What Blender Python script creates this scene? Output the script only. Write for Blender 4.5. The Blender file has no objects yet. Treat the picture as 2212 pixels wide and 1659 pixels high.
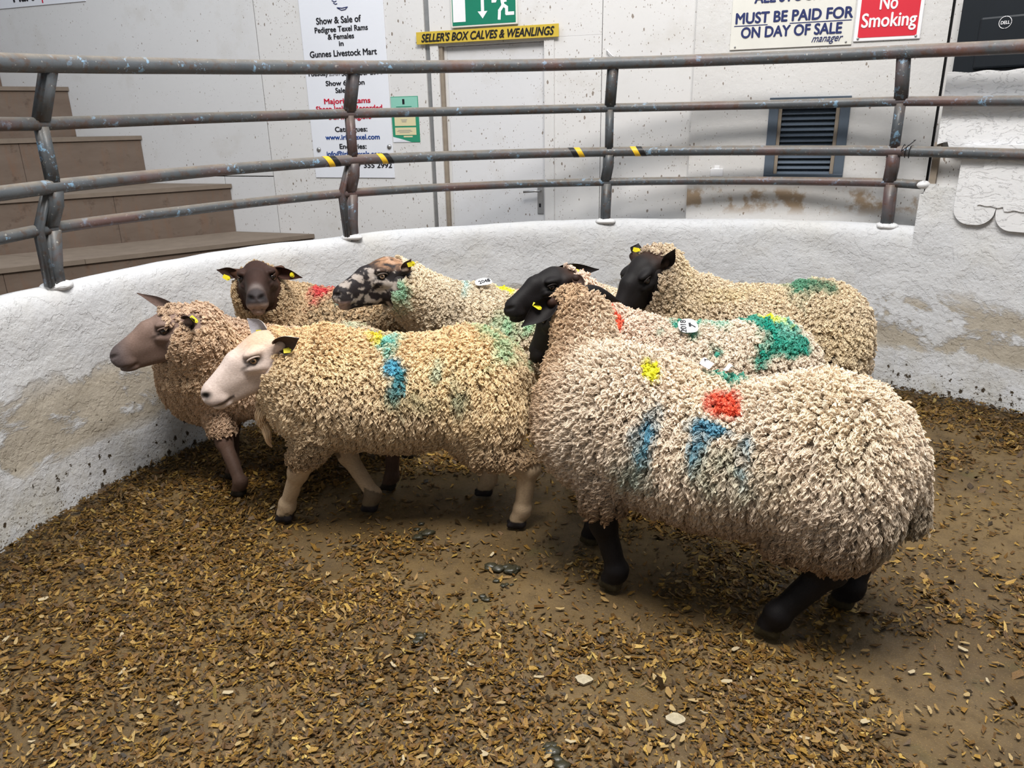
import bpy, bmesh, math, random
import numpy as np
from mathutils import Vector, Matrix
random.seed(4); np.random.seed(4)
SC = bpy.context.scene
COL = SC.collection

# ---------------------------------------------------------------- camera
F_PX, PITCH, ROLL, CAM_H = 1640.0, math.radians(19.2), math.radians(-1.2), 1.55
_f = np.array([0, math.cos(PITCH), -math.sin(PITCH)]); _r = np.array([1.0, 0, 0]); _u = np.cross(_r, _f)
CR = math.cos(ROLL)*_r + math.sin(ROLL)*_u
CU = -math.sin(ROLL)*_r + math.cos(ROLL)*_u
CF = _f
CAM = np.array([0, 0, CAM_H])
cd = bpy.data.cameras.new('camera'); co = bpy.data.objects.new('camera', cd); COL.objects.link(co)
cd.sensor_fit = 'HORIZONTAL'; cd.sensor_width = 36.0; cd.lens = 36.0*F_PX/2212.0
cd.clip_start = 0.05; cd.clip_end = 100
co.matrix_world = Matrix(((CR[0], CU[0], -CF[0], 0), (CR[1], CU[1], -CF[1], 0), (CR[2], CU[2], -CF[2], CAM_H), (0, 0, 0, 1)))
SC.camera = co

# ---------------------------------------------------------------- light
w = bpy.data.worlds.new('world'); SC.world = w; w.use_nodes = True
bg = w.node_tree.nodes['Background']; bg.inputs[0].default_value = (0.86, 0.93, 1.0, 1); bg.inputs[1].default_value = 0.27
def area(name, loc, target, size, power, color):
    l = bpy.data.lights.new(name, 'AREA'); l.shape = 'RECTANGLE'; l.size = size[0]; l.size_y = size[1]
    l.energy = power; l.color = color
    o = bpy.data.objects.new(name, l); COL.objects.link(o); o.location = loc
    d = Vector(target) - Vector(loc); o.rotation_euler = d.to_track_quat('-Z', 'Y').to_euler(); return o
area('skylight', (0.3, 1.3, 5.2), (0.2, 2.3, 0), (2.2, 1.5), 400, (1.0, 0.96, 0.9))
area('skylight', (1.8, 3.4, 6.4), (1.2, 4.8, 0.8), (7, 3.5), 190, (0.9, 0.95, 1.0))
area('skylight', (-3.2, 3.6, 5.2), (-1.2, 4.2, 0.8), (2, 3), 95, (0.9, 0.95, 1.0))
SC.view_settings.view_transform = 'Standard'; SC.view_settings.look = 'None'
SC.view_settings.gamma = 1; SC.view_settings.use_curve_mapping = False
SC.view_settings.exposure = -0.14
SC.cycles.denoising_quality = 'FAST'

# ---------------------------------------------------------------- places
def ray(u, v): return (u-1106)/F_PX*CR - (v-829.5)/F_PX*CU + CF
def on_z(u, v, z):
    d = ray(u, v); return CAM + d*((z-CAM_H)/d[2])
def on_y(u, v, y):
    d = ray(u, v); return CAM + d*(y/d[1])
RC = np.array([0.627, 2.182]); RR = 2.66
def ring(deg, r, z):
    a = math.radians(deg); return np.array([RC[0]+r*math.cos(a), RC[1]+r*math.sin(a), z])
WD = np.array([0.94, -0.342, 0]); WD /= np.linalg.norm(WD); W0 = np.array([0, 5.4, 0]); WN = np.array([WD[1], -WD[0], 0])  # WN points to the ring
WANG = math.atan2(WD[1], WD[0])
def wallp(s, z, out=0.0): return W0 + WD*s + WN*out + np.array([0, 0, z])

# ---------------------------------------------------------------- object helpers
def sm(o, on=True):
    if on: o.data.polygons.foreach_set('use_smooth', [True]*len(o.data.polygons))
def link(o, parent=None):
    COL.objects.link(o)
    if parent is not None: o.parent = parent
    return o
def tag(o, label=None, cat=None, group=None, kind=None):
    if label: o['label'] = label
    if cat: o['category'] = cat
    if group: o['group'] = group
    if kind: o['kind'] = kind
    return o
def empty(name, loc=(0, 0, 0), rz=0.0):
    o = bpy.data.objects.new(name, None); COL.objects.link(o); o.location = loc; o.rotation_euler = (0, 0, rz)
    o.empty_display_size = 0.1; return o
def mesh_obj(name, verts, faces, mat, parent=None, smooth=False):
    me = bpy.data.meshes.new(name); me.from_pydata([tuple(map(float, v)) for v in verts], [], [tuple(map(int, f)) for f in faces]); me.update()
    if mat: me.materials.append(mat)
    o = bpy.data.objects.new(name, me)
    if smooth: me.polygons.foreach_set('use_smooth', [True]*len(me.polygons))
    return link(o, parent)
def bm_obj(name, bm, mat, parent=None, smooth=False):
    me = bpy.data.meshes.new(name); bm.to_mesh(me); bm.free()
    if mat: me.materials.append(mat)
    o = bpy.data.objects.new(name, me)
    if smooth: me.polygons.foreach_set('use_smooth', [True]*len(me.polygons))
    return link(o, parent)
def box_geo(bm, x0, x1, y0, y1, z0, z1, M=None, bevel=0.0):
    r = bmesh.ops.create_cube(bm, size=1.0)
    vs = r['verts']
    for v in vs:
        v.co = Vector(((x0+x1)/2 + v.co.x*(x1-x0), (y0+y1)/2 + v.co.y*(y1-y0), (z0+z1)/2 + v.co.z*(z1-z0)))
    if bevel > 0:
        es = list({e for v in vs for e in v.link_edges})
        b = bmesh.ops.bevel(bm, geom=es, offset=bevel, segments=2, affect='EDGES', profile=0.5)
        vs = list({v for f in b['faces'] for v in f.verts} | {v for v in vs if v.is_valid})
    if M is not None:
        for v in vs: v.co = M @ v.co
    return vs
WM = Matrix(((WD[0], -WN[0], 0, W0[0]), (WD[1], -WN[1], 0, W0[1]), (0, 0, 1, 0), (0, 0, 0, 1)))  # wall frame: x along, -y out to ring, z up
def wall_box(name, s0, s1, z0, z1, out0, out1, mat, parent=None, bevel=0.0, smooth=False):
    bm = bmesh.new(); box_geo(bm, s0, s1, -out1, -out0, z0, z1, None, bevel)
    o = bm_obj(name, bm, mat, parent, smooth)
    if parent is None: o.matrix_world = WM
    return o
def tube(name, pts, rad, mat, parent=None, seg=14, squash=None):
    """closed swept tube through pts; rad scalar or list"""
    P = np.array(pts, float); n = len(P); rr = np.full(n, rad) if np.isscalar(rad) else np.array(rad, float)
    T = np.gradient(P, axis=0); T /= np.linalg.norm(T, axis=1)[:, None]
    up = np.array([0, 0, 1.0]);
    if abs(T[0] @ up) > 0.8: up = np.array([1.0, 0, 0]) if squash is None else np.array(squash, float)
    V = []; Fc = []
    for i in range(n):
        a = np.cross(T[i], up); a /= np.linalg.norm(a); b = np.cross(a, T[i])
        for k in range(seg):
            t = 2*math.pi*k/seg; V.append(P[i] + rr[i]*(math.cos(t)*a + math.sin(t)*b))
    for i in range(n-1):
        for k in range(seg):
            k2 = (k+1) % seg; Fc.append((i*seg+k, i*seg+k2, (i+1)*seg+k2, (i+1)*seg+k))
    Fc.append(tuple(range(seg))[::-1]); Fc.append(tuple((n-1)*seg+k for k in range(seg)))
    o = mesh_obj(name, V, Fc, mat, parent, True); return o
def vnoise(P, scale=1.0, seed=0, octv=3):
    """cheap smooth pseudo-noise on (N,3), about -1..1"""
    rs = np.random.RandomState(seed); out = np.zeros(len(P)); amp = 1.0; tot = 0
    for o_ in range(octv):
        for k in range(5):
            d = rs.normal(size=3); d /= np.linalg.norm(d); ph = rs.rand()*6.28; fr = scale*(0.7+0.6*rs.rand())*2**o_
            d2 = rs.normal(size=3); d2 /= np.linalg.norm(d2)
            out += amp*np.sin(P@d*fr + ph + 1.3*np.sin(P@d2*fr*0.8+ph*2))
        tot += amp*2.2; amp *= 0.55
    return out/tot

# ---------------------------------------------------------------- material helpers
class NT:
    def __init__(s, name, rough=0.7, spec=0.3):
        s.m = bpy.data.materials.new(name); s.m.use_nodes = True; s.t = s.m.node_tree; s.N = s.t.nodes; s.L = s.t.links
        s.b = s.N['Principled BSDF']; s.b.inputs['Roughness'].default_value = rough; s.b.inputs['Specular IOR Level'].default_value = spec
    def node(s, typ, **kw):
        n = s.N.new(typ)
        for k, v in kw.items(): setattr(n, k, v)
        return n
    def link(s, a, b): s.L.new(a, b)
    def pos(s):
        return s.node('ShaderNodeNewGeometry').outputs['Position']
    def objc(s): return s.node('ShaderNodeTexCoord').outputs['Object']
    def noise(s, vec, scale, detail=4, rough=0.55, dist=0.0):
        n = s.node('ShaderNodeTexNoise'); n.inputs['Scale'].default_value = scale; n.inputs['Detail'].default_value = detail
        n.inputs['Roughness'].default_value = rough; n.inputs['Distortion'].default_value = dist; s.link(vec, n.inputs['Vector']); return n.outputs['Fac']
    def voro(s, vec, scale, feature='F1', out='Distance', rnd=1.0):
        n = s.node('ShaderNodeTexVoronoi'); n.feature = feature; n.inputs['Scale'].default_value = scale; n.inputs['Randomness'].default_value = rnd
        s.link(vec, n.inputs['Vector']); return n.outputs[out]
    def ramp(s, fac, stops, interp='LINEAR'):
        n = s.node('ShaderNodeValToRGB'); cr = n.color_ramp; cr.interpolation = interp
        while len(cr.elements) < len(stops): cr.elements.new(0.5)
        for e, (p, c) in zip(cr.elements, stops):
            e.position = p; e.color = (c, c, c, 1) if np.isscalar(c) else (*c, 1)
        s.link(fac, n.inputs[0]); return n.outputs[0]
    def mix(s, fac, a, b, mode='MIX'):
        n = s.node('ShaderNodeMix'); n.data_type = 'RGBA'; n.blend_type = mode
        for sock, val in ((n.inputs[0], fac), (n.inputs[6], a), (n.inputs[7], b)):
            if hasattr(val, 'links') or hasattr(val, 'is_linked'): s.link(val, sock)
            elif np.isscalar(val): sock.default_value = val
            else: sock.default_value = (*val, 1)
        return n.outputs[2]
    def math(s, op, a, b=None, clamp=False):
        n = s.node('ShaderNodeMath', operation=op); n.use_clamp = clamp
        for i, val in enumerate((a, b)):
            if val is None: continue
            if np.isscalar(val): n.inputs[i].default_value = val
            else: s.link(val, n.inputs[i])
        return n.outputs[0]
    def sepz(s, vec):
        n = s.node('ShaderNodeSeparateXYZ'); s.link(vec, n.inputs[0]); return n.outputs[2]
    def scalev(s, vec, sc):
        n = s.node('ShaderNodeMapping'); n.inputs['Scale'].default_value = sc; s.link(vec, n.inputs[0]); return n.outputs[0]
    def col(s, c):
        if hasattr(c, 'is_linked') or hasattr(c, 'links'): s.link(c, s.b.inputs['Base Color'])
        else: s.b.inputs['Base Color'].default_value = (*c, 1)
    def rough(s, v): s.link(v, s.b.inputs['Roughness'])
    def bump(s, h, strength=0.3, dist=0.01, prev=None):
        n = s.node('ShaderNodeBump'); n.inputs['Strength'].default_value = strength; n.inputs['Distance'].default_value = dist
        s.link(h, n.inputs['Height'])
        if prev is not None: s.link(prev, n.inputs['Normal'])
        s.link(n.outputs[0], s.b.inputs['Normal']); return n.outputs[0]

def simple(name, c, rough=0.6, spec=0.3, metal=0.0, nscale=0, namp=0.15, bump=0.0):
    k = NT(name, rough, spec); k.b.inputs['Metallic'].default_value = metal
    if nscale:
        f = k.noise(k.objc(), nscale, 5, 0.6); c2 = tuple(max(0, x*(1-namp)) for x in c); c1 = tuple(min(1, x*(1+namp)) for x in c)
        k.col(k.mix(f, c2, c1))
        if bump: k.bump(f, bump, 0.005)
    else: k.col(c)
    return k.m

# plaster of the ring wall
def mat_ring(box=False):
    k = NT('white_plaster', 0.62, 0.25); p = k.pos(); z = k.sepz(p)
    big = k.noise(p, 1.6, 6, 0.6); med = k.noise(p, 7, 8, 0.65); fine = k.noise(p, 42, 6, 0.6)
    base = k.mix(med, (0.57, 0.585, 0.61), (0.69, 0.695, 0.71))
    yel = k.ramp(k.noise(p, 2.3, 4), [(0.5, 0.0), (0.75, 0.35)])
    base = k.mix(yel, base, (0.58, 0.55, 0.46))
    # worn band where paint has come off
    band = k.ramp(z, [(0.16, 0.0), (0.27, 1.0), (0.5, 1.0), (0.66, 0.0)])
    wn = k.noise(k.scalev(p, (1, 1, 1.7)), 2.4, 12, 0.68, 0.35)
    m = k.ramp(k.math('MULTIPLY', wn, k.math('ADD', k.math('MULTIPLY', band, 0.42), 0.62)), [(0.462, 0.0), (0.51, 1.0)])
    m = k.math('MULTIPLY', m, band, True)
    wornc = k.mix(k.noise(p, 16, 6), (0.50, 0.44, 0.35), (0.33, 0.28, 0.20))
    c = k.mix(k.math('MULTIPLY', m, 0.85), base, wornc)
    low = k.ramp(z, [(0.04, 0.85), (0.4, 0.0)])
    c = k.mix(k.math('MULTIPLY', low, k.ramp(k.noise(p, 5, 8, 0.7), [(0.42, 0.0), (0.68, 0.75)])), c, (0.44, 0.40, 0.30))
    # splashes of muck near the floor
    sp = k.voro(k.scalev(p, (1, 1, 0.7)), 24); thr = k.ramp(z, [(0.0, 0.42), (0.22, 0.24), (0.5, 0.09), (0.95, 0.045)])
    nz = k.noise(p, 60, 6, 0.75, 1.2); s1 = k.math('ADD', sp, k.math('MULTIPLY', k.math('SUBTRACT', nz, 0.36), 0.95))
    spm = k.math('LESS_THAN', s1, thr)
    gate = k.math('GREATER_THAN', k.noise(p, 4.2, 3), 0.44)
    c = k.mix(k.math('MULTIPLY', spm, gate), c, (0.055, 0.04, 0.025))
    sp2 = k.math('LESS_THAN', k.math('ADD', k.voro(p, 70), k.math('MULTIPLY', k.noise(p, 30, 3), 0.5)), k.ramp(z, [(0.0, 0.53), (0.10, 0.40), (0.3, 0.29), (0.7, 0.2)]))
    c = k.mix(k.math('MULTIPLY', sp2, 0.8), c, (0.12, 0.085, 0.05))
    k.col(c)
    # flaking ridges and trowel marks
    rid = k.voro(k.scalev(p, (1, 1, 1.5)), 9, 'DISTANCE_TO_EDGE')
    pst = k.noise(k.scalev(p, (1, 1, 1.3)), 5.5, 7, 0.6, 0.25)
    stepn = k.ramp(pst, [(0.38, 0.0), (0.40, 0.30), (0.49, 0.36), (0.505, 0.66), (0.60, 0.7), (0.615, 1.0)])
    h = k.math('ADD', k.math('MULTIPLY', stepn, 0.42), k.math('MULTIPLY', fine, 0.35)); h = k.math('ADD', h, k.math('MULTIPLY', med, 0.9))
    h = k.math('SUBTRACT', h, k.math('MULTIPLY', m, 0.3))
    k.bump(h, 0.75, 0.016); return k.m
M_RING = mat_ring()

def mat_panel(name, ca, cb, specks=1.0, patches=0.0):
    k = NT(name, 0.42, 0.35); p = k.pos()
    big = k.noise(p, 1.1, 5, 0.6); c = k.mix(big, ca, cb)
    stain = k.ramp(k.noise(p, 3.2, 6, 0.65), [(0.55, 0.0), (0.8, 0.35)]); c = k.mix(stain, c, (0.42, 0.38, 0.31))
    for sc_, th, rot in ((24, 0.10, 0.9), (46, 0.10, -0.9), (80, 0.12, 0.2)):
        mp = k.node('ShaderNodeMapping'); mp.inputs['Rotation'].default_value = (0.2, rot, rot); mp.inputs['Scale'].default_value = (1, 1, 0.5)
        k.link(p, mp.inputs[0]); v = k.voro(mp.outputs[0], sc_)
        g = k.math('MULTIPLY', k.math('LESS_THAN', k.math('ADD', v, k.math('MULTIPLY', k.noise(p, sc_*1.1, 3), 0.42)), th*specks+0.205), k.math('GREATER_THAN', k.noise(p, 5.5+sc_*0.05, 3), 0.5))
        c = k.mix(k.math('MULTIPLY', g, 0.8), c, (0.17, 0.12, 0.085))
    if patches:
        z = k.sepz(p); pm = k.ramp(k.noise(p, 5.5, 9, 0.65), [(0.50, 0.0), (0.58, 1.0)])
        pm = k.math('MULTIPLY', pm, k.ramp(k.math('SUBTRACT', z, 0.6), [(0.36, 0.0), (0.42, 1.0), (0.50, 1.0), (0.54, 0.0)])); c = k.mix(k.math('MULTIPLY', pm, patches), c, (0.36, 0.26, 0.17))
    k.col(c); k.bump(k.noise(p, 30, 8, 0.7), 0.55 if patches else 0.18, 0.005); return k.m
M_PANEL = mat_panel('wall_board', (0.60, 0.60, 0.605), (0.69, 0.69, 0.70), 0.75)
M_PANEL2 = mat_panel('wall_board_spattered', (0.62, 0.615, 0.61), (0.71, 0.70, 0.70), 1.25)
M_BLOCK = mat_panel('painted_render', (0.57, 0.56, 0.55), (0.69, 0.685, 0.68), 1.0, 0.95)
M_DOOR = mat_panel('door_paint', (0.62, 0.625, 0.645), (0.70, 0.70, 0.72), 1.0)

def mat_floor():
    k = NT('trampled_dirt', 0.55, 0.35); p = k.pos()
    a = k.noise(p, 1.7, 8, 0.6); b = k.noise(p, 14, 8, 0.7); f = k.noise(p, 90, 5, 0.7)
    c = k.mix(k.ramp(a, [(0.35, 0.0), (0.65, 1.0)]), (0.085, 0.053, 0.021), (0.165, 0.108, 0.045))
    c = k.mix(k.ramp(k.noise(p, 2.6, 5), [(0.5, 0.0), (0.7, 0.45)]), c, (0.135, 0.095, 0.052))
    c = k.mix(k.ramp(b, [(0.45, 0.0), (0.75, 0.55)]), c, (0.030, 0.019, 0.008))
    c = k.mix(k.ramp(k.noise(p, 3.1, 4), [(0.62, 0.0), (0.72, 0.25)]), c, (0.09, 0.10, 0.025))
    flk = k.math('LESS_THAN', k.voro(k.scalev(p, (1, 1.6, 1)), 120), 0.22); c = k.mix(k.math('MULTIPLY', flk, 0.5), c, (0.24, 0.155, 0.055))
    k.col(c); h = k.math('ADD', k.math('MULTIPLY', b, 0.7), k.math('MULTIPLY', f, 0.35)); k.bump(h, 0.6, 0.012)
    k.rough(k.ramp(k.noise(p, 3.5, 5), [(0.4, 0.38), (0.65, 0.75)])); return k.m
M_FLOOR = mat_floor()
def mat_vcol(name, rough=0.7, spec=0.2, bumps=0, sheen=0.0):
    k = NT(name, rough, spec); a = k.node('ShaderNodeVertexColor'); a.layer_name = 'col'; k.col(a.outputs['Color'])
    if bumps == 300:
        nz = k.noise(k.scalev(k.objc(), (0.35, 1, 1)), 240, 4, 0.7); k.col(k.mix(k.ramp(nz, [(0.35, 0.6), (0.65, 0.0)]), a.outputs['Color'], k.mix(1.0, a.outputs['Color'], (0.6, 0.56, 0.54), 'MULTIPLY')))
    if bumps: k.bump(k.noise(k.objc(), bumps, 4, 0.6), 0.25, 0.003)
    if sheen: k.b.inputs['Sheen Weight'].default_value = sheen
    return k.m
def mat_chip():
    k = NT('wood_chip', 0.5, 0.35); a = k.node('ShaderNodeVertexColor'); a.layer_name = 'col'; p = k.pos(); n = k.noise(k.scalev(p, (1, 0.6, 1)), 330, 4, 0.7)
    c = k.mix(k.ramp(n, [(0.35, 0.75), (0.6, 0.0)]), a.outputs['Color'], k.mix(1.0, a.outputs['Color'], (0.5, 0.42, 0.36), 'MULTIPLY')); k.col(c); k.bump(n, 0.4, 0.002); return k.m
M_CHIP = mat_chip()
def mat_steel():
    k = NT('old_painted_steel', 0.42, 0.45); p = k.pos()
    n1 = k.noise(p, 9, 8, 0.65); n2 = k.noise(p, 26, 8, 0.7); n3 = k.noise(p, 5, 6, 0.6)
    c = k.mix(n1, (0.050, 0.062, 0.075), (0.115, 0.125, 0.135))
    c = k.mix(k.ramp(n2, [(0.5, 0.0), (0.6, 0.8)]), c, (0.085, 0.058, 0.045))
    c = k.mix(k.math('MULTIPLY', k.ramp(n2, [(0.56, 0.0), (0.585, 1.0)]), k.ramp(n3, [(0.5, 0.0), (0.58, 1.0)])), c, (0.19, 0.33, 0.47))
    c = k.mix(k.ramp(k.noise(p, 60, 4), [(0.66, 0.0), (0.7, 0.7)]), c, (0.42, 0.41, 0.38))
    c = k.mix(k.ramp(k.noise(p, 3, 5), [(0.52, 0.0), (0.66, 0.55)]), c, (0.15, 0.06, 0.045))
    # dust lying on upper faces
    g = k.node('ShaderNodeNewGeometry'); sx = k.node('ShaderNodeSeparateXYZ'); k.link(g.outputs['Normal'], sx.inputs[0])
    dz = k.ramp(sx.outputs[2], [(0.35, 0.0), (0.9, 0.62)]); dz = k.math('MULTIPLY', dz, k.ramp(k.noise(p, 14, 5), [(0.3, 0.5), (0.6, 1.0)])); c = k.mix(dz, c, (0.30, 0.25, 0.195))
    k.col(c); k.bump(n2, 0.35, 0.004); return k.m
M_STEEL = mat_steel()
def mat_step():
    k = NT('dusty_plywood', 0.75, 0.15); p = k.pos()
    a = k.noise(k.scalev(p, (1, 1, 3)), 4, 8, 0.65); c = k.mix(a, (0.115, 0.082, 0.064), (0.20, 0.155, 0.125))
    c = k.mix(k.ramp(k.noise(k.scalev(p, (6, 6, 1)), 3, 6, 0.7), [(0.5, 0.0), (0.75, 0.5)]), c, (0.19, 0.10, 0.06))
    c = k.mix(k.ramp(k.noise(p, 11, 8, 0.7), [(0.58, 0.0), (0.7, 0.55)]), c, (0.06, 0.042, 0.032))
    k.col(c); k.bump(a, 0.3, 0.006); return k.m
M_STEP = mat_step()
M_STEPTOP = simple('dusty_step_tread', (0.20, 0.16, 0.128), 0.8, 0.1, 0, 9, 0.25, 0.2)
M_DARK = simple('dark_void', (0.012, 0.012, 0.013), 0.7, 0.2)
M_WHITE = simple('sign_white', (0.74, 0.76, 0.82), 0.35, 0.4, 0, 3, 0.05)
M_WHITE2 = simple('sign_cream', (0.70, 0.69, 0.64), 0.35, 0.4, 0, 6, 0.08)
M_RED = simple('sign_red', (0.62, 0.03, 0.05), 0.35, 0.4)
M_GREEN = simple('sign_green', (0.012, 0.19, 0.115), 0.35, 0.4, 0, 8, 0.1)
M_YEL = simple('sign_yellow', (0.58, 0.42, 0.055), 0.4, 0.4, 0, 14, 0.18)
M_INK = simple('ink_black', (0.012, 0.012, 0.016), 0.5, 0.3)
M_NAVY = simple('ink_navy', (0.02, 0.03, 0.12), 0.5, 0.3)
M_BLUE = simple('ink_blue', (0.01, 0.05, 0.24), 0.5, 0.3)
M_INKRED = simple('ink_red', (0.55, 0.012, 0.04), 0.5, 0.3)
M_GREY = simple('ink_grey', (0.30, 0.30, 0.33), 0.5, 0.3)
M_PAPER = simple('white_ink', (0.8, 0.8, 0.82), 0.5, 0.3)
M_BLUEGREY = simple('vent_frame_paint', (0.085, 0.11, 0.145), 0.45, 0.4, 0, 9, 0.2)
M_WOOD = simple('bare_timber', (0.27, 0.225, 0.18), 0.7, 0.2, 0, 14, 0.3, 0.2)
M_METAL = simple('dull_metal', (0.42, 0.42, 0.42), 0.4, 0.5, 0.8, 30, 0.2)
M_MONITOR = simple('black_plastic', (0.010, 0.013, 0.017), 0.35, 0.4, 0, 4, 0.2)
M_YTAG = simple('yellow_plastic', (0.83, 0.72, 0.03), 0.4, 0.4)
M_YTAPE = simple('yellow_tape', (0.80, 0.50, 0.03), 0.4, 0.4)
M_BTAPE = simple('black_tape', (0.015, 0.015, 0.017), 0.4, 0.4)
M_FLAKE = None
def mat_flake():
    k = NT('flaking_white_paint', 0.55, 0.3); p = k.pos()
    n = k.noise(k.scalev(p, (1, 1, 2.4)), 6, 8, 0.6, 0.5); st = k.ramp(n, [(0.40, 0.0), (0.415, 0.35), (0.52, 0.4), (0.53, 0.75), (0.63, 0.8), (0.64, 1.0)])
    c = k.mix(k.noise(p, 5, 5), (0.70, 0.71, 0.73), (0.78, 0.78, 0.79)); k.col(c)
    k.bump(k.math('ADD', st, k.math('MULTIPLY', k.noise(p, 35, 4), 0.12)), 0.7, 0.012); return k.m
M_FLAKE = mat_flake()
# ================================================================ SETTING
# floor: gently uneven compacted ground
def build_floor():
    nx, ny = 150, 150; X = np.linspace(-6.5, 7, nx); Y = np.linspace(-3.5, 9.5, ny); XX, YY = np.meshgrid(X, Y, indexing='ij')
    P = np.stack([XX.ravel(), YY.ravel(), np.zeros(nx*ny)], 1); P[:, 2] = -0.004 + 0.004*vnoise(P, 3.0, 3) - 0.004
    idx = np.arange(nx*ny).reshape(nx, ny); Fc = np.stack([idx[:-1, :-1], idx[1:, :-1], idx[1:, 1:], idx[:-1, 1:]], -1).reshape(-1, 4)
    o = mesh_obj('floor', P, Fc, M_FLOOR, None, True); tag(o, kind='structure')
build_floor()

# ring wall: swept plaster profile with rounded top and slightly lumpy face
BOXDEG = 51.4
def build_ring():
    prof = [(0.0, -0.03)] + [(0.0, z) for z in np.linspace(0.03, 0.86, 22)]
    prof += [(0.006, 0.895), (0.02, 0.922), (0.04, 0.934), (0.07, 0.938), (0.10, 0.936), (0.125, 0.92), (0.135, 0.89), (0.135, 0.5), (0.135, -0.03)]
    degs = np.arange(-48, 238.01, 0.6); V = []
    for d in degs:
        for (o_, z) in prof: V.append(ring(d, RR+o_, z))
    V = np.array(V); rad = V[:, :2]-RC; rl = np.linalg.norm(rad, axis=1)[:, None]; rad = rad/rl
    nn = 0.010*vnoise(V, 4.0, 7, 3) + 0.003*vnoise(V, 22.0, 8, 2); V[:, :2] += rad*nn[:, None]; V[:, 2] += np.where(V[:, 2] > 0.8, 0.006*vnoise(V, 5.0, 9), 0)
    m = len(prof); Fc = []
    for i in range(len(degs)-1):
        for j in range(m-1): a = i*m+j; Fc.append((a, a+m, a+m+1, a+1))
    o = mesh_obj('wall_ring', V, Fc, M_RING, None, True); tag(o, kind='structure', label='curved white plastered wall round the sale ring')
build_ring()

# raised front of the rostrum at the right, on the line of the ring wall
def arc_slab(name, d0, d1, top, bot, r_in, th, mat, parent, step=0.5, bumpy=0.004, seed=1):
    """slab following the ring; top(deg), bot(deg) callables"""
    degs = np.linspace(d0, d1, max(3, int(abs(d1-d0)/step)+1)); nz = 12; V = []; Fc = []
    for d in degs:
        t_, b_ = top(d), bot(d)
        for k in range(nz): V.append(ring(d, r_in, b_+(t_-b_)*k/(nz-1)))
        for k in range(nz): V.append(ring(d, r_in+th, t_+(b_-t_)*k/(nz-1)))
    V = np.array(V); V[:, :2] += (0.5*bumpy*vnoise(V, 9, seed)[:, None])*(V[:, :2]-RC)/RR
    m = 2*nz
    for i in range(len(degs)-1):
        for j in range(m): a = i*m+j; b = i*m+(j+1) % m; Fc.append((a, b, b+m, a+m))
    Fc.append(tuple(range(m))[::-1]); Fc.append(tuple((len(degs)-1)*m+k for k in range(m)))
    o = mesh_obj(name, V, Fc, mat, parent, False)
    bm = bmesh.new(); bm.from_mesh(o.data); bmesh.ops.recalc_face_normals(bm, faces=bm.faces); bm.to_mesh(o.data); bm.free()
    return o
ros = empty('rostrum', ring(46, RR, 0)); tag(ros, 'raised white rostrum front with overlapping flaking paint boards right of the railings', 'rostrum', kind='structure')
def P_(o): o.matrix_parent_inverse = Matrix.Translation(-ros.location); return o
P_(arc_slab('base_wall', -45, 51.9, lambda d: (1.175 if d < 51.2 else 1.12) if d > 50.2 else 1.16, lambda d: -0.02, RR-0.012, 0.16, M_RING, ros, 0.35, 0.012, 2))
P_(arc_slab('upper_board', -45, 51.0, lambda d: 1.735+0.004*math.sin(d*1.9), lambda d: 1.60+0.005*math.sin(d*1.5), RR-0.005, 0.03, M_FLAKE, ros, 0.35, 0.004, 3))
P_(arc_slab('middle_board', -45, 50.9, lambda d: 1.602+0.004*math.sin(d*1.5), lambda d: (1.385 if d > 49.6 else 1.345)+0.008*math.sin(d*2.3), RR-0.012, 0.03, M_FLAKE, ros, 0.35, 0.004, 4))
P_(arc_slab('recess_board', -45, 51.0, lambda d: 1.39, lambda d: 1.15, RR+0.03, 0.03, M_PANEL2, ros, 0.5, 0.0, 5))
P_(arc_slab('corner_post', 50.5, 51.2, lambda d: 1.39, lambda d: 1.15, RR+0.0, 0.04, M_WOOD, ros, 0.2, 0.0, 5))
def rounded(dl, dr, zb, rad):
    def f(d):
        e = min(abs(d-dl), abs(d-dr))*math.radians(1)*RR
        return zb + (rad - math.sqrt(max(0, rad*rad-(rad-min(e, rad))**2)))
    return f
P_(arc_slab('hanging_board', 43.7, 48.0, lambda d: 1.375, rounded(43.7, 48.0, 0.975, 0.085), RR-0.035, 0.02, M_FLAKE, ros, 0.1, 0.003, 6))
P_(arc_slab('hanging_board', 38.6, 43.65, lambda d: 1.375, rounded(38.6, 43.65, 0.955, 0.085), RR-0.033, 0.02, M_FLAKE, ros, 0.1, 0.003, 7))
P_(arc_slab('hanging_board', 33.5, 38.55, lambda d: 1.375, rounded(33.5, 38.55, 0.955, 0.085), RR-0.033, 0.02, M_FLAKE, ros, 0.1, 0.003, 12))
P_(arc_slab('cover_board', 38.0, 45.6, lambda d: 1.38, lambda d: 1.075+0.004*math.sin(d*1.7)+0.002*math.sin(d*5.3) - (0.02 if d < 43 else 0), RR-0.043, 0.012, M_FLAKE, ros, 0.2, 0.003, 8))

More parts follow.
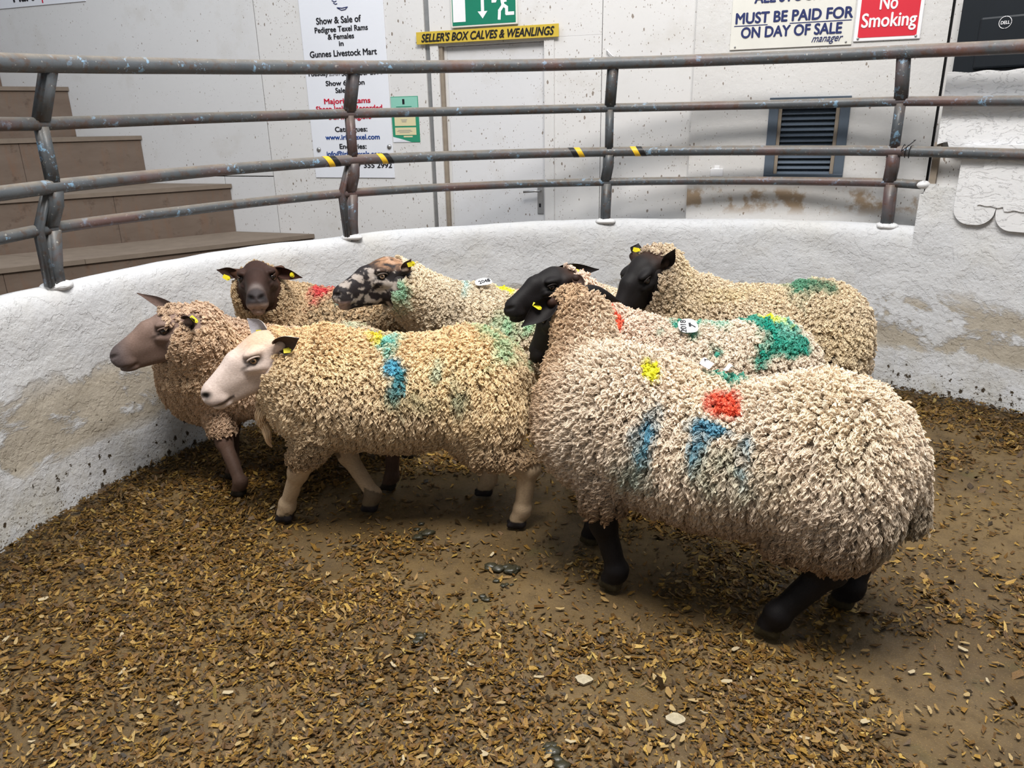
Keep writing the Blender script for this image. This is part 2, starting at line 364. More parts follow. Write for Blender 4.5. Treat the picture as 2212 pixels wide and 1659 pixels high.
# back wall: boards, joints, corner; it stands behind the ring, turned about 20 degrees
bw = empty('wall_back', W0); bw.matrix_world = WM; tag(bw, 'back wall of white spattered boards behind the ring railing', kind='structure')
ZT = 3.6
wall_box('backing', -5.6, 6.0, -0.02, ZT, -0.16, -0.09, M_DARK, bw)
g_ = 0.0035
wall_box('panel', -5.6, -1.918-g_, 1.173+g_, ZT, -0.03, 0.0, M_PANEL, bw, 0.002)
wall_box('panel', -5.6, -2.38-g_, -0.02, 1.173-g_, -0.03, 0.0, M_PANEL, bw, 0.002)
wall_box('panel', -2.38+g_, -1.918-g_, -0.02, 1.173-g_, -0.03, -0.002, M_PANEL, bw, 0.002)
wall_box('panel', -1.918+g_, -0.575, -0.02, ZT, -0.03, 0.0, M_PANEL2, bw, 0.002)
wall_box('panel', -0.535, 0.645, 2.04, ZT, -0.03, 0.0, M_PANEL2, bw, 0.002)
wall_box('panel', 0.335, 0.645, -0.02, 2.04, -0.03, 0.0, M_PANEL2, bw, 0.002)
wall_box('panel', 0.645+g_, 1.225, -0.02, ZT, -0.03, 0.0, M_PANEL2, bw, 0.002)
# rendered block face, standing 5 cm proud, with a hole for the vent
for a in ((1.225, 1.69, -0.02, ZT), (2.115, 2.565, -0.02, ZT), (1.69, 2.115, -0.02, 1.19), (1.69, 2.115, 1.635, ZT)):
    wall_box('render_face', *a, -0.03, 0.05, M_BLOCK, bw)
wall_box('joint_strip', -0.575, -0.535, -0.02, ZT, -0.03, -0.012, M_METAL, bw)
wall_box('dark_joint', 2.565, 2.585, -0.02, ZT, -0.03, 0.0, M_DARK, bw); wall_box('joint_batten', 2.585, 2.62, -0.02, ZT, -0.03, 0.015, M_PANEL2, bw)
wall_box('side_panel', 2.62, 6.0, -0.02, ZT, -0.03, 0.0, M_PANEL2, bw)

dr = empty('door_1', wallp(-0.1, 0)); dr.rotation_euler = (0, 0, WANG); tag(dr, 'white painted door behind the railing', kind='structure')
def dbox(name, s0, s1, z0, z1, o0, o1, mat, par=dr, bevel=0.002):
    bm = bmesh.new(); box_geo(bm, s0+0.1, s1+0.1, -o1, -o0, z0, z1, None, bevel); return bm_obj(name, bm, mat, par)
dbox('door_leaf', -0.43, 0.265, 0.0, 2.02, -0.07, -0.035, M_DOOR)
dbox('jamb', -0.450, -0.430, 0.0, 2.03, -0.07, -0.03, M_PANEL2); dbox('jamb', -0.535, -0.475, 0.0, 2.045, -0.03, 0.012, M_PANEL2)
dbox('jamb_edge', -0.475, -0.450, 0.0, 2.03, -0.07, -0.004, M_WOOD)
dbox('jamb', 0.268, 0.335, 0.0, 2.045, -0.05, 0.008, M_PANEL2)
dbox('lintel', -0.475, 0.268, 2.022, 2.05, -0.05, 0.0, M_PANEL2)
hp = dbox('handle_plate', 0.205, 0.248, 0.93, 1.13, -0.035, -0.028, M_METAL)
bm = bmesh.new(); box_geo(bm, 0.22+0.1-0.004, 0.22+0.1+0.010, 0.0255, 0.029, 0.975, 1.0, None, 0.001); bm_obj('keyhole', bm, M_INK, hp)
tube('handle_lever', [(0.326, 0.03, 1.085), (0.326, -0.012, 1.085), (0.30, -0.02, 1.087), (0.22, -0.02, 1.08)], 0.008, M_METAL, dr, 10)

# vent grille
vt = empty('vent_grille', wallp(1.9, 1.413, 0.05)); vt.rotation_euler = (0, 0, WANG); tag(vt, 'blue-grey framed louvred vent low in the white rendered wall', 'vent')
def vbox(name, x0, x1, z0, z1, o0, o1, mat, rot=0, bevel=0.002):
    bm = bmesh.new(); vs = box_geo(bm, x0, x1, -(o1-o0)/2, (o1-o0)/2, -(z1-z0)/2, (z1-z0)/2, None, bevel)
    M = Matrix.Translation((0, -(o0+o1)/2, (z0+z1)/2)) @ Matrix.Rotation(rot, 4, 'X')
    for v in bm.verts: v.co = M @ v.co
    return bm_obj(name, bm, mat, vt)
vbox('frame_side', -0.222, -0.168, -0.222, 0.222, -0.03, 0.018, M_BLUEGREY); vbox('frame_side', 0.168, 0.222, -0.222, 0.222, -0.03, 0.018, M_BLUEGREY)
vbox('frame_top', -0.222, 0.222, 0.195, 0.228, -0.03, 0.02, M_BLUEGREY); vbox('frame_bottom', -0.222, 0.222, -0.225, -0.205, -0.03, 0.02, M_BLUEGREY)
vbox('inner_jamb', -0.168, -0.148, -0.205, 0.195, -0.045, 0.004, M_WOOD); vbox('inner_jamb', 0.148, 0.168, -0.205, 0.195, -0.045, 0.004, M_WOOD)
vbox('back', -0.168, 0.168, -0.205, 0.2, -0.075, -0.068, M_DARK)
for k in range(13): vbox('slat', -0.15, 0.15, -0.195+k*0.031-0.002, -0.195+k*0.031+0.002, -0.055, -0.015, M_BLUEGREY, 0.75, 0.0005)

# stepped stand at the left (concrete steps faced in board)
sd = np.array([-0.79, -0.613, 0.0]); sd /= np.linalg.norm(sd)
st = empty('stepped_stand', (-3.2, 5.4, 0)); tag(st, 'brown dusty boarded steps of the public stand at the left', 'steps', kind='structure')
ends = [(-1.62, 0.744), (-2.335, 1.115), (-3.155, 1.487), (-3.83, 1.875), (-4.55, 2.25)]
nrm = np.array([-sd[1], sd[0], 0.0]);
if nrm @ WD > 0: nrm = -nrm          # points away from the ring, up the stand
def prism(name, A, B, back, z0, z1, mat, parent, lip=0):
    """box between ground points A->B, extending 'back' vector"""
    V = [A, B, B+back, A+back]; V = [np.array([*v[:2], z0]) for v in V] + [np.array([*v[:2], z1]) for v in V]
    Fc = [(0, 3, 2, 1), (4, 5, 6, 7), (0, 1, 5, 4), (1, 2, 6, 5), (2, 3, 7, 6), (3, 0, 4, 7)]
    o = mesh_obj(name, [v-np.array([-3.2, 5.4, 0]) for v in V], Fc, mat, parent)
    bm = bmesh.new(); bm.from_mesh(o.data); bmesh.ops.recalc_face_normals(bm, faces=bm.faces); bm.to_mesh(o.data); bm.free(); return o
for i, (s_, z_) in enumerate(ends):
    A = wallp(s_, 0, 0.004); nxt = ends[i+1][0] if i+1 < len(ends) else s_-0.8
    back = WD*(nxt-s_-0.35)
    zl = ends[i-1][1] if i else 0.0
    cuts = [0.0, 0.85, 2.05, 3.2, 4.6]
    for j in range(len(cuts)-1):
        a_ = A+sd*(cuts[j]+(0.002 if j else 0)); b_ = A+sd*(cuts[j+1]-0.002)
        prism('riser', a_ - nrm*0.0, b_, back*0.06, zl-0.02 if i else -0.02, z_-0.03, M_STEP, st)
    prism('fill', A+sd*0.0+WD*-0.03, A+sd*4.6+WD*-0.03, back, 0.0 if i == 0 else zl-0.3, z_-0.03, M_STEP, st)
    for j in range(3):
        q0, q1 = (0, 1.6, 3.1, 4.62)[j:j+2]
        prism('tread', A+sd*(q0)+WD*0.018, A+sd*(q1-0.004)+WD*0.018, back, z_-0.03, z_, M_STEPTOP, st)

# ================================================================ RAILING
rl = empty('ring_railing', ring(90, RR+0.06, 0.93)); rl.location = Vector(ring(90, RR+0.06, 0.93))
tag(rl, 'curved grey steel pipe railing with peeling blue paint on top of the ring wall', 'railing')
RI = Matrix.Translation(-Vector(rl.location))
def R_(o, par=rl):
    o.data.transform(RI); return o
def arc(d0, d1, r, z, wob=0.0, seed=0, step=1.0):
    ds = np.linspace(d0, d1, max(2, int(abs(d1-d0)/step)+1)); rs = np.random.RandomState(seed); ph = rs.rand(4)*6
    return [ring(d, r+wob*math.sin(d*0.11+ph[0])+0.3*wob*math.sin(d*0.4+ph[2]), z(d) if callable(z) else z+wob*0.6*math.sin(d*0.09+ph[1])) for d in ds]
def lerp_z(pts):
    xs = [p[0] for p in pts]; zs = [p[1] for p in pts]; return lambda d: float(np.interp(d, xs, zs))
z1 = lerp_z([(30, 1.82), (43, 1.828), (55, 1.839), (74, 1.844), (90, 1.842), (110, 1.832), (124, 1.821), (144.7, 1.80), (158, 1.782), (166, 1.77), (215, 1.76)])
z2 = lerp_z([(30, 1.58), (43, 1.587), (55, 1.601), (90, 1.604), (124, 1.598), (144, 1.584), (159, 1.57), (164, 1.572), (215, 1.57)])
z3 = lerp_z([(30, 1.32), (42, 1.335), (55, 1.347), (90, 1.355), (124, 1.359), (143, 1.346), (159, 1.335), (164, 1.33), (215, 1.32)])
z4 = lerp_z([(51, 1.166), (55, 1.174), (90, 1.174), (125, 1.18), (145, 1.169), (160, 1.170), (164, 1.163), (215, 1.15)])
R1, R2, R3, R4 = 2.49, 2.60, 2.60, 2.66
R_(tube('rail', arc(-40, 232, R1, z1), 0.033, M_STEEL, rl, 18)); R_(tube('rail', arc(-40, 232, R2, z2), 0.025, M_STEEL, rl, 16))
R_(tube('rail', arc(-40, 232, R3, z3), 0.028, M_STEEL, rl, 16)); R_(tube('rail', arc(51.9, 232, R4, z4), 0.024, M_STEEL, rl, 16))
# white blob of paint at the end of the lowest rail
bm = bmesh.new(); bmesh.ops.create_uvsphere(bm, u_segments=14, v_segments=10, radius=0.03)
for v in bm.verts: v.co = Vector(ring(51.7, R4, 1.168)) + Vector((v.co.x*1.3, v.co.y, v.co.z*0.75))
R_(bm_obj('weld_cap', bm, M_FLAKE, rl, True))
def flat_bar(name, pts, wdt, th, mat, parent):
    """bar of box section along pts; width across (tangent), thickness radial"""
    V = []; Fc = []; P = [np.array(p, float) for p in pts]
    for i, p in enumerate(P):
        rad = np.array([p[0]-RC[0], p[1]-RC[1], 0]); rad /= np.linalg.norm(rad); tan = np.array([-rad[1], rad[0], 0])
        for (a, b) in ((-1, -1), (1, -1), (1, 1), (-1, 1)): V.append(p + tan*a*wdt/2 + rad*b*th/2)
    for i in range(len(P)-1):
        for k in range(4): Fc.append((i*4+k, i*4+(k+1) % 4, (i+1)*4+(k+1) % 4, (i+1)*4+k))
    Fc += [(3, 2, 1, 0), tuple((len(P)-1)*4+k for k in range(4))]
    o = mesh_obj(name, V, Fc, mat, parent)
    bm = bmesh.new(); bm.from_mesh(o.data); bmesh.ops.recalc_face_normals(bm, faces=bm.faces)
    es = [e for e in bm.edges if e.calc_face_angle(0) > 0.9]; bmesh.ops.bevel(bm, geom=es, offset=0.009, segments=3, affect='EDGES'); bm.to_mesh(o.data); bm.free(); sm(o); return o
for k, dg in enumerate((159.0, 124.4, 90.3, 55.2, 193.0, 226.0)):
    wv = 0.066 if k != 3 else 0.07
    lo = RR+0.045
    pts = [ring(dg, lo, 0.90), ring(dg, lo-0.005, 1.0), ring(dg, R4, z4(dg))]
    R_(flat_bar('post', pts, wv*0.92, 0.055, M_STEEL, rl))
    R_(flat_bar('post', [ring(dg+0.25, R4, z4(dg)), ring(dg, (R3+R4)/2-0.01, (z3(dg)+z4(dg))/2), ring(dg, R3, z3(dg))], wv*0.95, 0.05, M_STEEL, rl))
    R_(flat_bar('post', [ring(dg, R3, z3(dg)), ring(dg, R2, z2(dg))], wv*0.72, 0.045, M_STEEL, rl))
    R_(flat_bar('post', [ring(dg, R2, z2(dg)), ring(dg, R1, z1(dg))], wv*0.95, 0.05, M_STEEL, rl))
    bm = bmesh.new(); bmesh.ops.create_icosphere(bm, subdivisions=3, radius=0.055)
    for v in bm.verts:
        n_ = 1+0.25*math.sin(v.co.x*60+k)*math.sin(v.co.y*50); v.co = Vector(ring(dg, lo, 0.93)) + Vector((v.co.x*1.05*n_, v.co.y*n_, v.co.z*0.42))
    R_(bm_obj('paint_collar', bm, M_FLAKE, rl, True))
# flat cleat welded on the two left posts
for dg in (159.9, 125.2):
    R_(flat_bar('cleat', [ring(dg, RR+0.03, 0.93), ring(dg+0.6, RR-0.01, z4(dg)), ring(dg-0.4, R3+0.02, z3(dg)-0.02)], 0.035, 0.04, M_STEEL, rl))
# barrier tape bands on the third rail
def tape(dc, wdeg, mat, slant):
    n = 10; segs = 20; V = []; Fc = []
    for i in range(n+1):
        for k in range(segs):
            t = 2*math.pi*k/segs; d = dc + (i/n-0.5)*wdeg + slant*math.sin(t)*0.45 ; c = ring(d, R3, z3(d)); rad = np.array([c[0]-RC[0], c[1]-RC[1], 0]); rad /= np.linalg.norm(rad)
            V.append(c + 0.0292*(math.cos(t)*rad + math.sin(t)*np.array([0, 0, 1])))
    for i in range(n):
        for k in range(segs): Fc.append((i*segs+k, i*segs+(k+1) % segs, (i+1)*segs+(k+1) % segs, (i+1)*segs+k))
    return R_(mesh_obj('tape_band', V, Fc, mat, rl, True))
for dc, s in ((127.6, -1), (120.7, 1), (94.25, -1), (86.8, 1)):
    o = tape(dc, 0.75, M_YTAPE, 0.9); o['label'] = 'yellow tape band'
    if s < 0 or True:
        o = tape(dc+(0.8 if s < 0 and dc > 90 and dc < 100 else -0.8), 0.7, M_BTAPE, 0.9); o['label'] = 'black tape band'
# wire twist
pts = []
for i in range(46):
    t = i/45*math.pi*5; d = 53.2+0.9*i/45*1.2; c = ring(d, R3, z3(d)); rad = np.array([c[0]-RC[0], c[1]-RC[1], 0]); rad /= np.linalg.norm(rad)
    pts.append(c + (0.032+0.004*math.sin(i))*(math.cos(t)*rad + math.sin(t)*np.array([0, 0, 1])))
pts += [pts[-1]+np.array([0.02, -0.03, 0.03]), pts[-1]+np.array([0.05, -0.04, 0.06])]
R_(tube('wire_twist', pts, 0.0022, M_INK, rl, 5))

# ================================================================ SIGNS
def sign_root(name, s, z, label, cat, out=0.0):
    o = empty(name, wallp(s, z, out)); o.rotation_euler = (0, 0, WANG); tag(o, label, cat); return o
def sbox(name, root, w_, h_, th, mat, x=0, z=0, o0=0.001, bevel=0.0015, rad=0):
    bm = bmesh.new(); box_geo(bm, x-w_/2, x+w_/2, -(o0+th), -o0, z-h_/2, z+h_/2, None, bevel); return bm_obj(name, bm, mat, root)
def thicken(me, d):
    if d <= 0: return
    bm = bmesh.new(); bm.from_mesh(me); g = bm.verts[:]+bm.edges[:]+bm.faces[:]
    for kk, (dx, dy) in enumerate(((d, 0), (-d, 0), (0, d*0.7), (0, -d*0.7))):
        r = bmesh.ops.duplicate(bm, geom=g)
        for v in r['geom']:
            if isinstance(v, bmesh.types.BMVert): v.co.x += dx; v.co.y += dy; v.co.z += 0.00025*(kk+1)
    bm.to_mesh(me); bm.free()
def text(body, root, x, z, size, mat, out, bold=0.0, align='CENTER', shear=0.0, width=None, name='lettering', rotz=0.0):
    c = bpy.data.curves.new(name, 'FONT'); c.body = body; c.size = size; c.align_x = align; c.align_y = 'BOTTOM_BASELINE'
    c.offset = 0; c.extrude = 0.0006; c.shear = shear; c.resolution_u = 4; c.materials.append(mat)
    o = bpy.data.objects.new(name, c); link(o, root)
    bpy.context.view_layer.update(); me = bpy.data.meshes.new_from_object(o.evaluated_get(bpy.context.evaluated_depsgraph_get())); me.name = name; thicken(me, bold*size*0.8); me.materials.clear(); me.materials.append(mat)
    bpy.data.objects.remove(o); o = bpy.data.objects.new(name, me); link(o, root)
    sx = 1.0
    if width:
        xs = [v.co.x for v in me.vertices]; wd = max(xs)-min(xs)
        if wd > 0: sx = width/wd
    o.matrix_local = Matrix.Translation((x, -out, z)) @ Matrix.Rotation(math.pi/2, 4, 'X') @ Matrix.Rotation(rotz, 4, 'Z') @ Matrix.Diagonal((sx, 1, 1, 1)); return o
# tall poster
s0 = sign_root('sale_poster', -1.2, 1.9, 'tall white sale poster with black, red and blue lettering left of the door', 'poster')
pb = sbox('board', s0, 0.665, 1.475, 0.006, M_WHITE, 0, 0.005)
def pl(u, v): # pixel on wall -> local
    d = ray(u, v); t = ((W0-CAM)@WN)/(d@WN); p = CAM+d*t; return (p-W0)@WD, p[2]
def ptxt(body, u, v, ulw, size, mat, bold=0.03):
    s, z = pl(u, v); wl = abs(pl(u+ulw/2, v)[0]-pl(u-ulw/2, v)[0]); return text(body, s0, s+1.2, z-1.9, size, mat, 0.0085, bold, width=wl)
ptxt('Show & Sale of', 732, 50, 97, 0.060, M_INK)
ptxt('Pedigree Texel Rams', 738, 68, 115, 0.050, M_INK)
ptxt('& Females', 738, 84, 57, 0.048, M_INK)
ptxt('in', 739, 99, 10, 0.046, M_INK)
ptxt('Gunnes Livestock Mart', 742, 121, 145, 0.058, M_INK)
ptxt('Tuesday', 688, 164, 46, 0.047, M_INK); ptxt('23th', 724, 163, 24, 0.047, M_GREY); ptxt('September 2014', 783, 162, 88, 0.047, M_INK)
ptxt('Show 6.30 on', 747, 184, 84, 0.047, M_INK); ptxt('Sale 7', 742, 200, 32, 0.047, M_INK)
ptxt('Majority Rams', 751, 223, 100, 0.050, M_INKRED)
ptxt('Sheep Ireland Recorded', 755, 239, 143, 0.050, M_INKRED); ptxt('SCHM Eligible', 757, 257, 92, 0.050, M_INKRED)
ptxt('Catalogues:', 760, 284, 70, 0.049, M_INK); ptxt('www.irishtexel.com', 763, 301, 117, 0.049, M_BLUE)
ptxt('Enquiries:', 764, 321, 58, 0.049, M_INK); ptxt('info@irishtexels.com', 767, 337, 120, 0.049, M_BLUE); ptxt('087 355 2992', 803, 362, 90, 0.050, M_INK)
text('Irish Texels', s0, -0.27, 0.49, 0.07, M_INK, 0.0085, 0.02, align='LEFT')
# chin and muzzle sketch at the top of the poster
def stroke(root, pts, r, mat, out=0.0088, name='drawn_line'):
    o = tube(name, [(p[0], -out, p[1]) for p in pts], r, mat, root, 5); return o
for pp in ([(-0.03, 0.30), (0.0, 0.285), (0.03, 0.288), (0.045, 0.30)], [(-0.035, 0.303), (0.005, 0.298), (0.05, 0.303)], [(-0.07, 0.35), (-0.05, 0.34), (-0.035, 0.345)], [(-0.06, 0.335), (-0.045, 0.325), (-0.03, 0.328)],
           [(-0.075, 0.43), (-0.065, 0.40), (-0.07, 0.37)], [(0.02, 0.42), (0.045, 0.40), (0.07, 0.415)], [(0.05, 0.44), (0.07, 0.425), (0.085, 0.44)], [(0.01, 0.385), (0.02, 0.375)]):
    stroke(s0, [(a+0.01, b+0.10) for a, b in pp], 0.0028, M_NAVY)
for (u, v) in ((690, 323), (842, 317)):
    s, z = pl(u, v); bm = bmesh.new(); bmesh.ops.create_cone(bm, cap_ends=True, segments=16, radius1=0.018, radius2=0.014, depth=0.008, matrix=Matrix.Translation((s+1.2, -0.011, z-1.9)) @ Matrix.Rotation(math.pi/2, 4, 'X')); bm_obj('fixing_washer', bm, M_METAL, s0, True)
# green certificate in a plastic sleeve
s1 = sign_root('certificate', -0.755, 1.565, 'small green certificate in a plastic sleeve beside the tall white poster', 'notice')
M_CERT = simple('cert_green', (0.03, 0.26, 0.15), 0.25, 0.5); M_CERT2 = simple('cert_mint', (0.25, 0.55, 0.45), 0.25, 0.5); M_CREAM = simple('cert_cream', (0.66, 0.60, 0.37), 0.35, 0.4)
sbox('sheet', s1, 0.212, 0.305, 0.002, M_CERT); sbox('header', s1, 0.206, 0.12, 0.0016, M_CERT2, -0.001, 0.088, 0.0025, 0)
sbox('text_panel', s1, 0.165, 0.06, 0.0012, M_CREAM, -0.002, -0.012, 0.0035, 0); sbox('text_panel', s1, 0.165, 0.05, 0.0012, M_CREAM, -0.002, -0.078, 0.0035, 0); sbox('text_panel', s1, 0.07, 0.01, 0.0012, M_CREAM, 0.015, -0.114, 0.0035, 0)
sbox('crest', s1, 0.017, 0.034, 0.001, M_INK, -0.006, 0.118, 0.0045, 0)
for zz, w_ in ((0.085, 0.12), (0.074, 0.15)): sbox('print_line', s1, w_, 0.004, 0.0008, M_GREEN, -0.005, zz, 0.0045, 0)
for zz, w_ in ((0.0, 0.05), (-0.008, 0.04), (-0.016, 0.035), (-0.07, 0.10), (-0.078, 0.12), (-0.086, 0.08)): sbox('print_line', s1, w_, 0.0025, 0.0008, M_GREY, -0.01, zz, 0.005, 0)
mesh_obj('sleeve_fold', [(-0.105, -0.004, -0.152), (-0.105, -0.004, -0.115), (-0.03, -0.006, -0.132), (0.04, -0.004, -0.152)], [(0, 3, 2, 1)], M_WHITE, s1)
# fire exit sign
s2 = sign_root('exit_sign', -0.135, 2.29, 'green and white running man exit sign above the door', 'sign')
sbox('frame', s2, 0.462, 0.325, 0.02, M_WHITE2, 0, 0, 0.001, 0.003); sbox('face', s2, 0.44, 0.303, 0.002, M_GREEN, 0, 0, 0.0205, 0)
sbox('door_symbol', s2, 0.088, 0.26, 0.001, M_PAPER, -0.17, 0.0, 0.0226, 0)
def poly(root, name, pts, mat, out): return mesh_obj(name, [(p[0], -out, p[1]) for p in pts], [tuple(range(len(pts)))], mat, root)
poly(s2, 'arrow_symbol', [(-0.016, 0.14), (-0.016, -0.075), (-0.04, -0.075), (-0.006, -0.118), (0.028, -0.075), (0.006, -0.075), (0.006, 0.14)], M_PAPER, 0.0232)
def limb(name, pts, r): # flat thick strokes of the running man
    P = np.array(pts); V = []; Fc = []
    for i in range(len(P)-1):
        d = P[i+1]-P[i]; d /= np.linalg.norm(d); n = np.array([-d[1], d[0]])*r; b = len(V)
        for q in (P[i]-d*r*0.6-n, P[i+1]+d*r*0.6-n, P[i+1]+d*r*0.6+n, P[i]-d*r*0.6+n): V.append((q[0], -0.0232-0.0003*i, q[1]))
        Fc.append((b, b+1, b+2, b+3))
    mesh_obj(name, V, Fc, M_PAPER, s2)
limb('running_figure', [(0.108, -0.125), (0.112, -0.078), (0.135, -0.05), (0.128, 0.03), (0.10, 0.02), (0.082, -0.02), (0.065, -0.02)], 0.010)
limb('running_figure', [(0.135, -0.045), (0.16, -0.062), (0.16, -0.098), (0.205, -0.098)], 0.010)
limb('running_figure', [(0.128, 0.03), (0.165, 0.02), (0.175, -0.01), (0.20, -0.005)], 0.009); limb('running_figure', [(0.14, -0.02), (0.132, 0.03)], 0.02)
bm = bmesh.new(); bmesh.ops.create_circle(bm, cap_ends=True, segments=20, radius=0.02, matrix=Matrix.Translation((0.118, -0.0235, 0.068)) @ Matrix.Rotation(math.pi/2, 4, 'X')); bm_obj('running_figure', bm, M_PAPER, s2)
# seller's box strip
s3 = sign_root('sellers_box_sign', -0.125, 2.077, 'narrow yellow hand lettered strip sign over the door', 'sign')
sbox('strip', s3, 0.995, 0.076, 0.006, M_YEL, 0, 0, 0.022, 0.001)
text("SELLER'S BOX CALVES & WEANLINGS", s3, 0.0, -0.024, 0.069, M_INK, 0.030, 0.04, shear=0.28, width=0.93)
# manager notice
s4 = sign_root('payment_notice', 1.757, 2.13, 'cream notice with navy lettering about payment on the day of sale', 'sign', 0.05)
sbox('board', s4, 0.66, 0.44, 0.008, M_WHITE2)
for body, x_, z_, wd_ in (('ALL STOCK', -0.03, 2.152, 0.36), ('MUST BE PAID FOR', 0.005, 2.049, 0.63), ('ON DAY OF SALE', 0.0, 1.972, 0.545)):
    text(body, s4, x_, z_-2.13, 0.080, M_NAVY, 0.0105, 0.045, width=wd_)
sbox('underline', s4, 0.185, 0.0045, 0.001, M_NAVY, -0.22, -0.094, 0.0095, 0); sbox('underline', s4, 0.325, 0.0045, 0.001, M_NAVY, 0.155, -0.094, 0.0095, 0)
text('manager', s4, 0.195, -0.198, 0.055, M_NAVY, 0.0105, 0.008, shear=0.45, width=0.165)
for x_ in (-0.30, 0.30): bm = bmesh.new(); bmesh.ops.create_uvsphere(bm, u_segments=10, v_segments=6, radius=0.006); bm.transform(Matrix.Translation((x_, -0.01, -0.205))); bm_obj('screw', bm, M_METAL, s4)
# no smoking
s5 = sign_root('no_smoking_sign', 2.262, 2.09, 'red and white no smoking sign with rounded corners', 'sign', 0.05)
sbox('board', s5, 0.335, 0.335, 0.009, M_PAPER, 0, 0, 0.001, 0.004); sbox('red_face', s5, 0.295, 0.298, 0.001, M_RED, 0, 0, 0.0102, 0)
text('No', s5, -0.01, -0.01+0.0, 0.10, M_PAPER, 0.0125, 0.03, width=0.09); text('Smoking', s5, 0.0, -0.097, 0.10, M_PAPER, 0.0125, 0.03, width=0.275)
for x_ in (-0.145, 0.145): bm = bmesh.new(); bmesh.ops.create_uvsphere(bm, u_segments=10, v_segments=6, radius=0.007); bm.transform(Matrix.Translation((x_, -0.011, -0.152))); bm_obj('screw', bm, M_METAL, s5)
# banner edge, upper left
s6 = sign_root('banner', -4.4, 2.66, 'white banner whose lower edge shows high on the left wall', 'banner')
sbox('board', s6, 1.88, 0.35, 0.006, M_WHITE); text('Mart', s6, 0.30, -0.135, 0.12, M_INK, 0.009, 0.03); sbox('red_mark', s6, 0.012, 0.06, 0.001, M_INKRED, 0.50, -0.13, 0.008, 0)
# small switch plate on the render
s7 = sign_root('blanking_plate', 1.40, 1.215, 'small white blanking plate on the wall left of the vent', 'plate', 0.05)
sbox('plate', s7, 0.075, 0.045, 0.012, M_PAPER); sbox('latch', s7, 0.03, 0.02, 0.006, M_PAPER, 0, 0.03, 0.001)
# hook
s8 = sign_root('coat_hook', 0.69, 1.93, 'small white bent hook screwed to the boards right of the door', 'hook')
tube('hook_wire', [(-0.01, -0.002, 0.02), (-0.005, -0.02, 0.015), (0.03, -0.022, -0.02), (0.035, -0.012, -0.024)], 0.0045, M_PAPER, s8, 8)

# computer monitor seen from behind on the rostrum
mo = empty('monitor', ring(43.5, RR+0.14, 1.6)); mo.rotation_euler = (0, 0, math.radians(43.5-90)); tag(mo, 'black computer monitor seen from behind above the flaking boards', 'monitor')
def mbox(name, x0, x1, y0, y1, z0, z1, mat, bevel=0.006):
    bm = bmesh.new(); box_geo(bm, x0, x1, y0, y1, z0, z1, None, bevel); return bm_obj(name, bm, mat, mo)
mbox('shell', -0.38, 0.42, 0.0, 0.03, 0.12, 0.58, M_MONITOR); mbox('lower_shell', -0.38, 0.42, 0.025, 0.05, -0.2, 0.15, M_MONITOR)
mbox('rear_bulge', -0.28, 0.30, -0.018, 0.005, 0.15, 0.40, M_MONITOR, 0.012); mbox('connector_bay', -0.22, 0.12, -0.004, 0.03, 0.02, 0.10, M_INK)
mbox('cable_clip', -0.06, 0.0, -0.01, 0.03, 0.02, 0.10, M_GREY, 0.002)
mbox('stand', 0.02, 0.10, 0.03, 0.06, -0.45, 0.12, M_MONITOR)
cen = (-0.16, 0.365)
tube('emblem_ring', [(cen[0]+0.028*math.cos(t), -0.020, cen[1]+0.028*math.sin(t)) for t in np.linspace(0, 2*math.pi, 40)], 0.0016, M_PAPER, mo, 5)
text('DELL', mo, cen[0], cen[1]-0.008, 0.022, M_PAPER, 0.0195, 0.02, width=0.04)
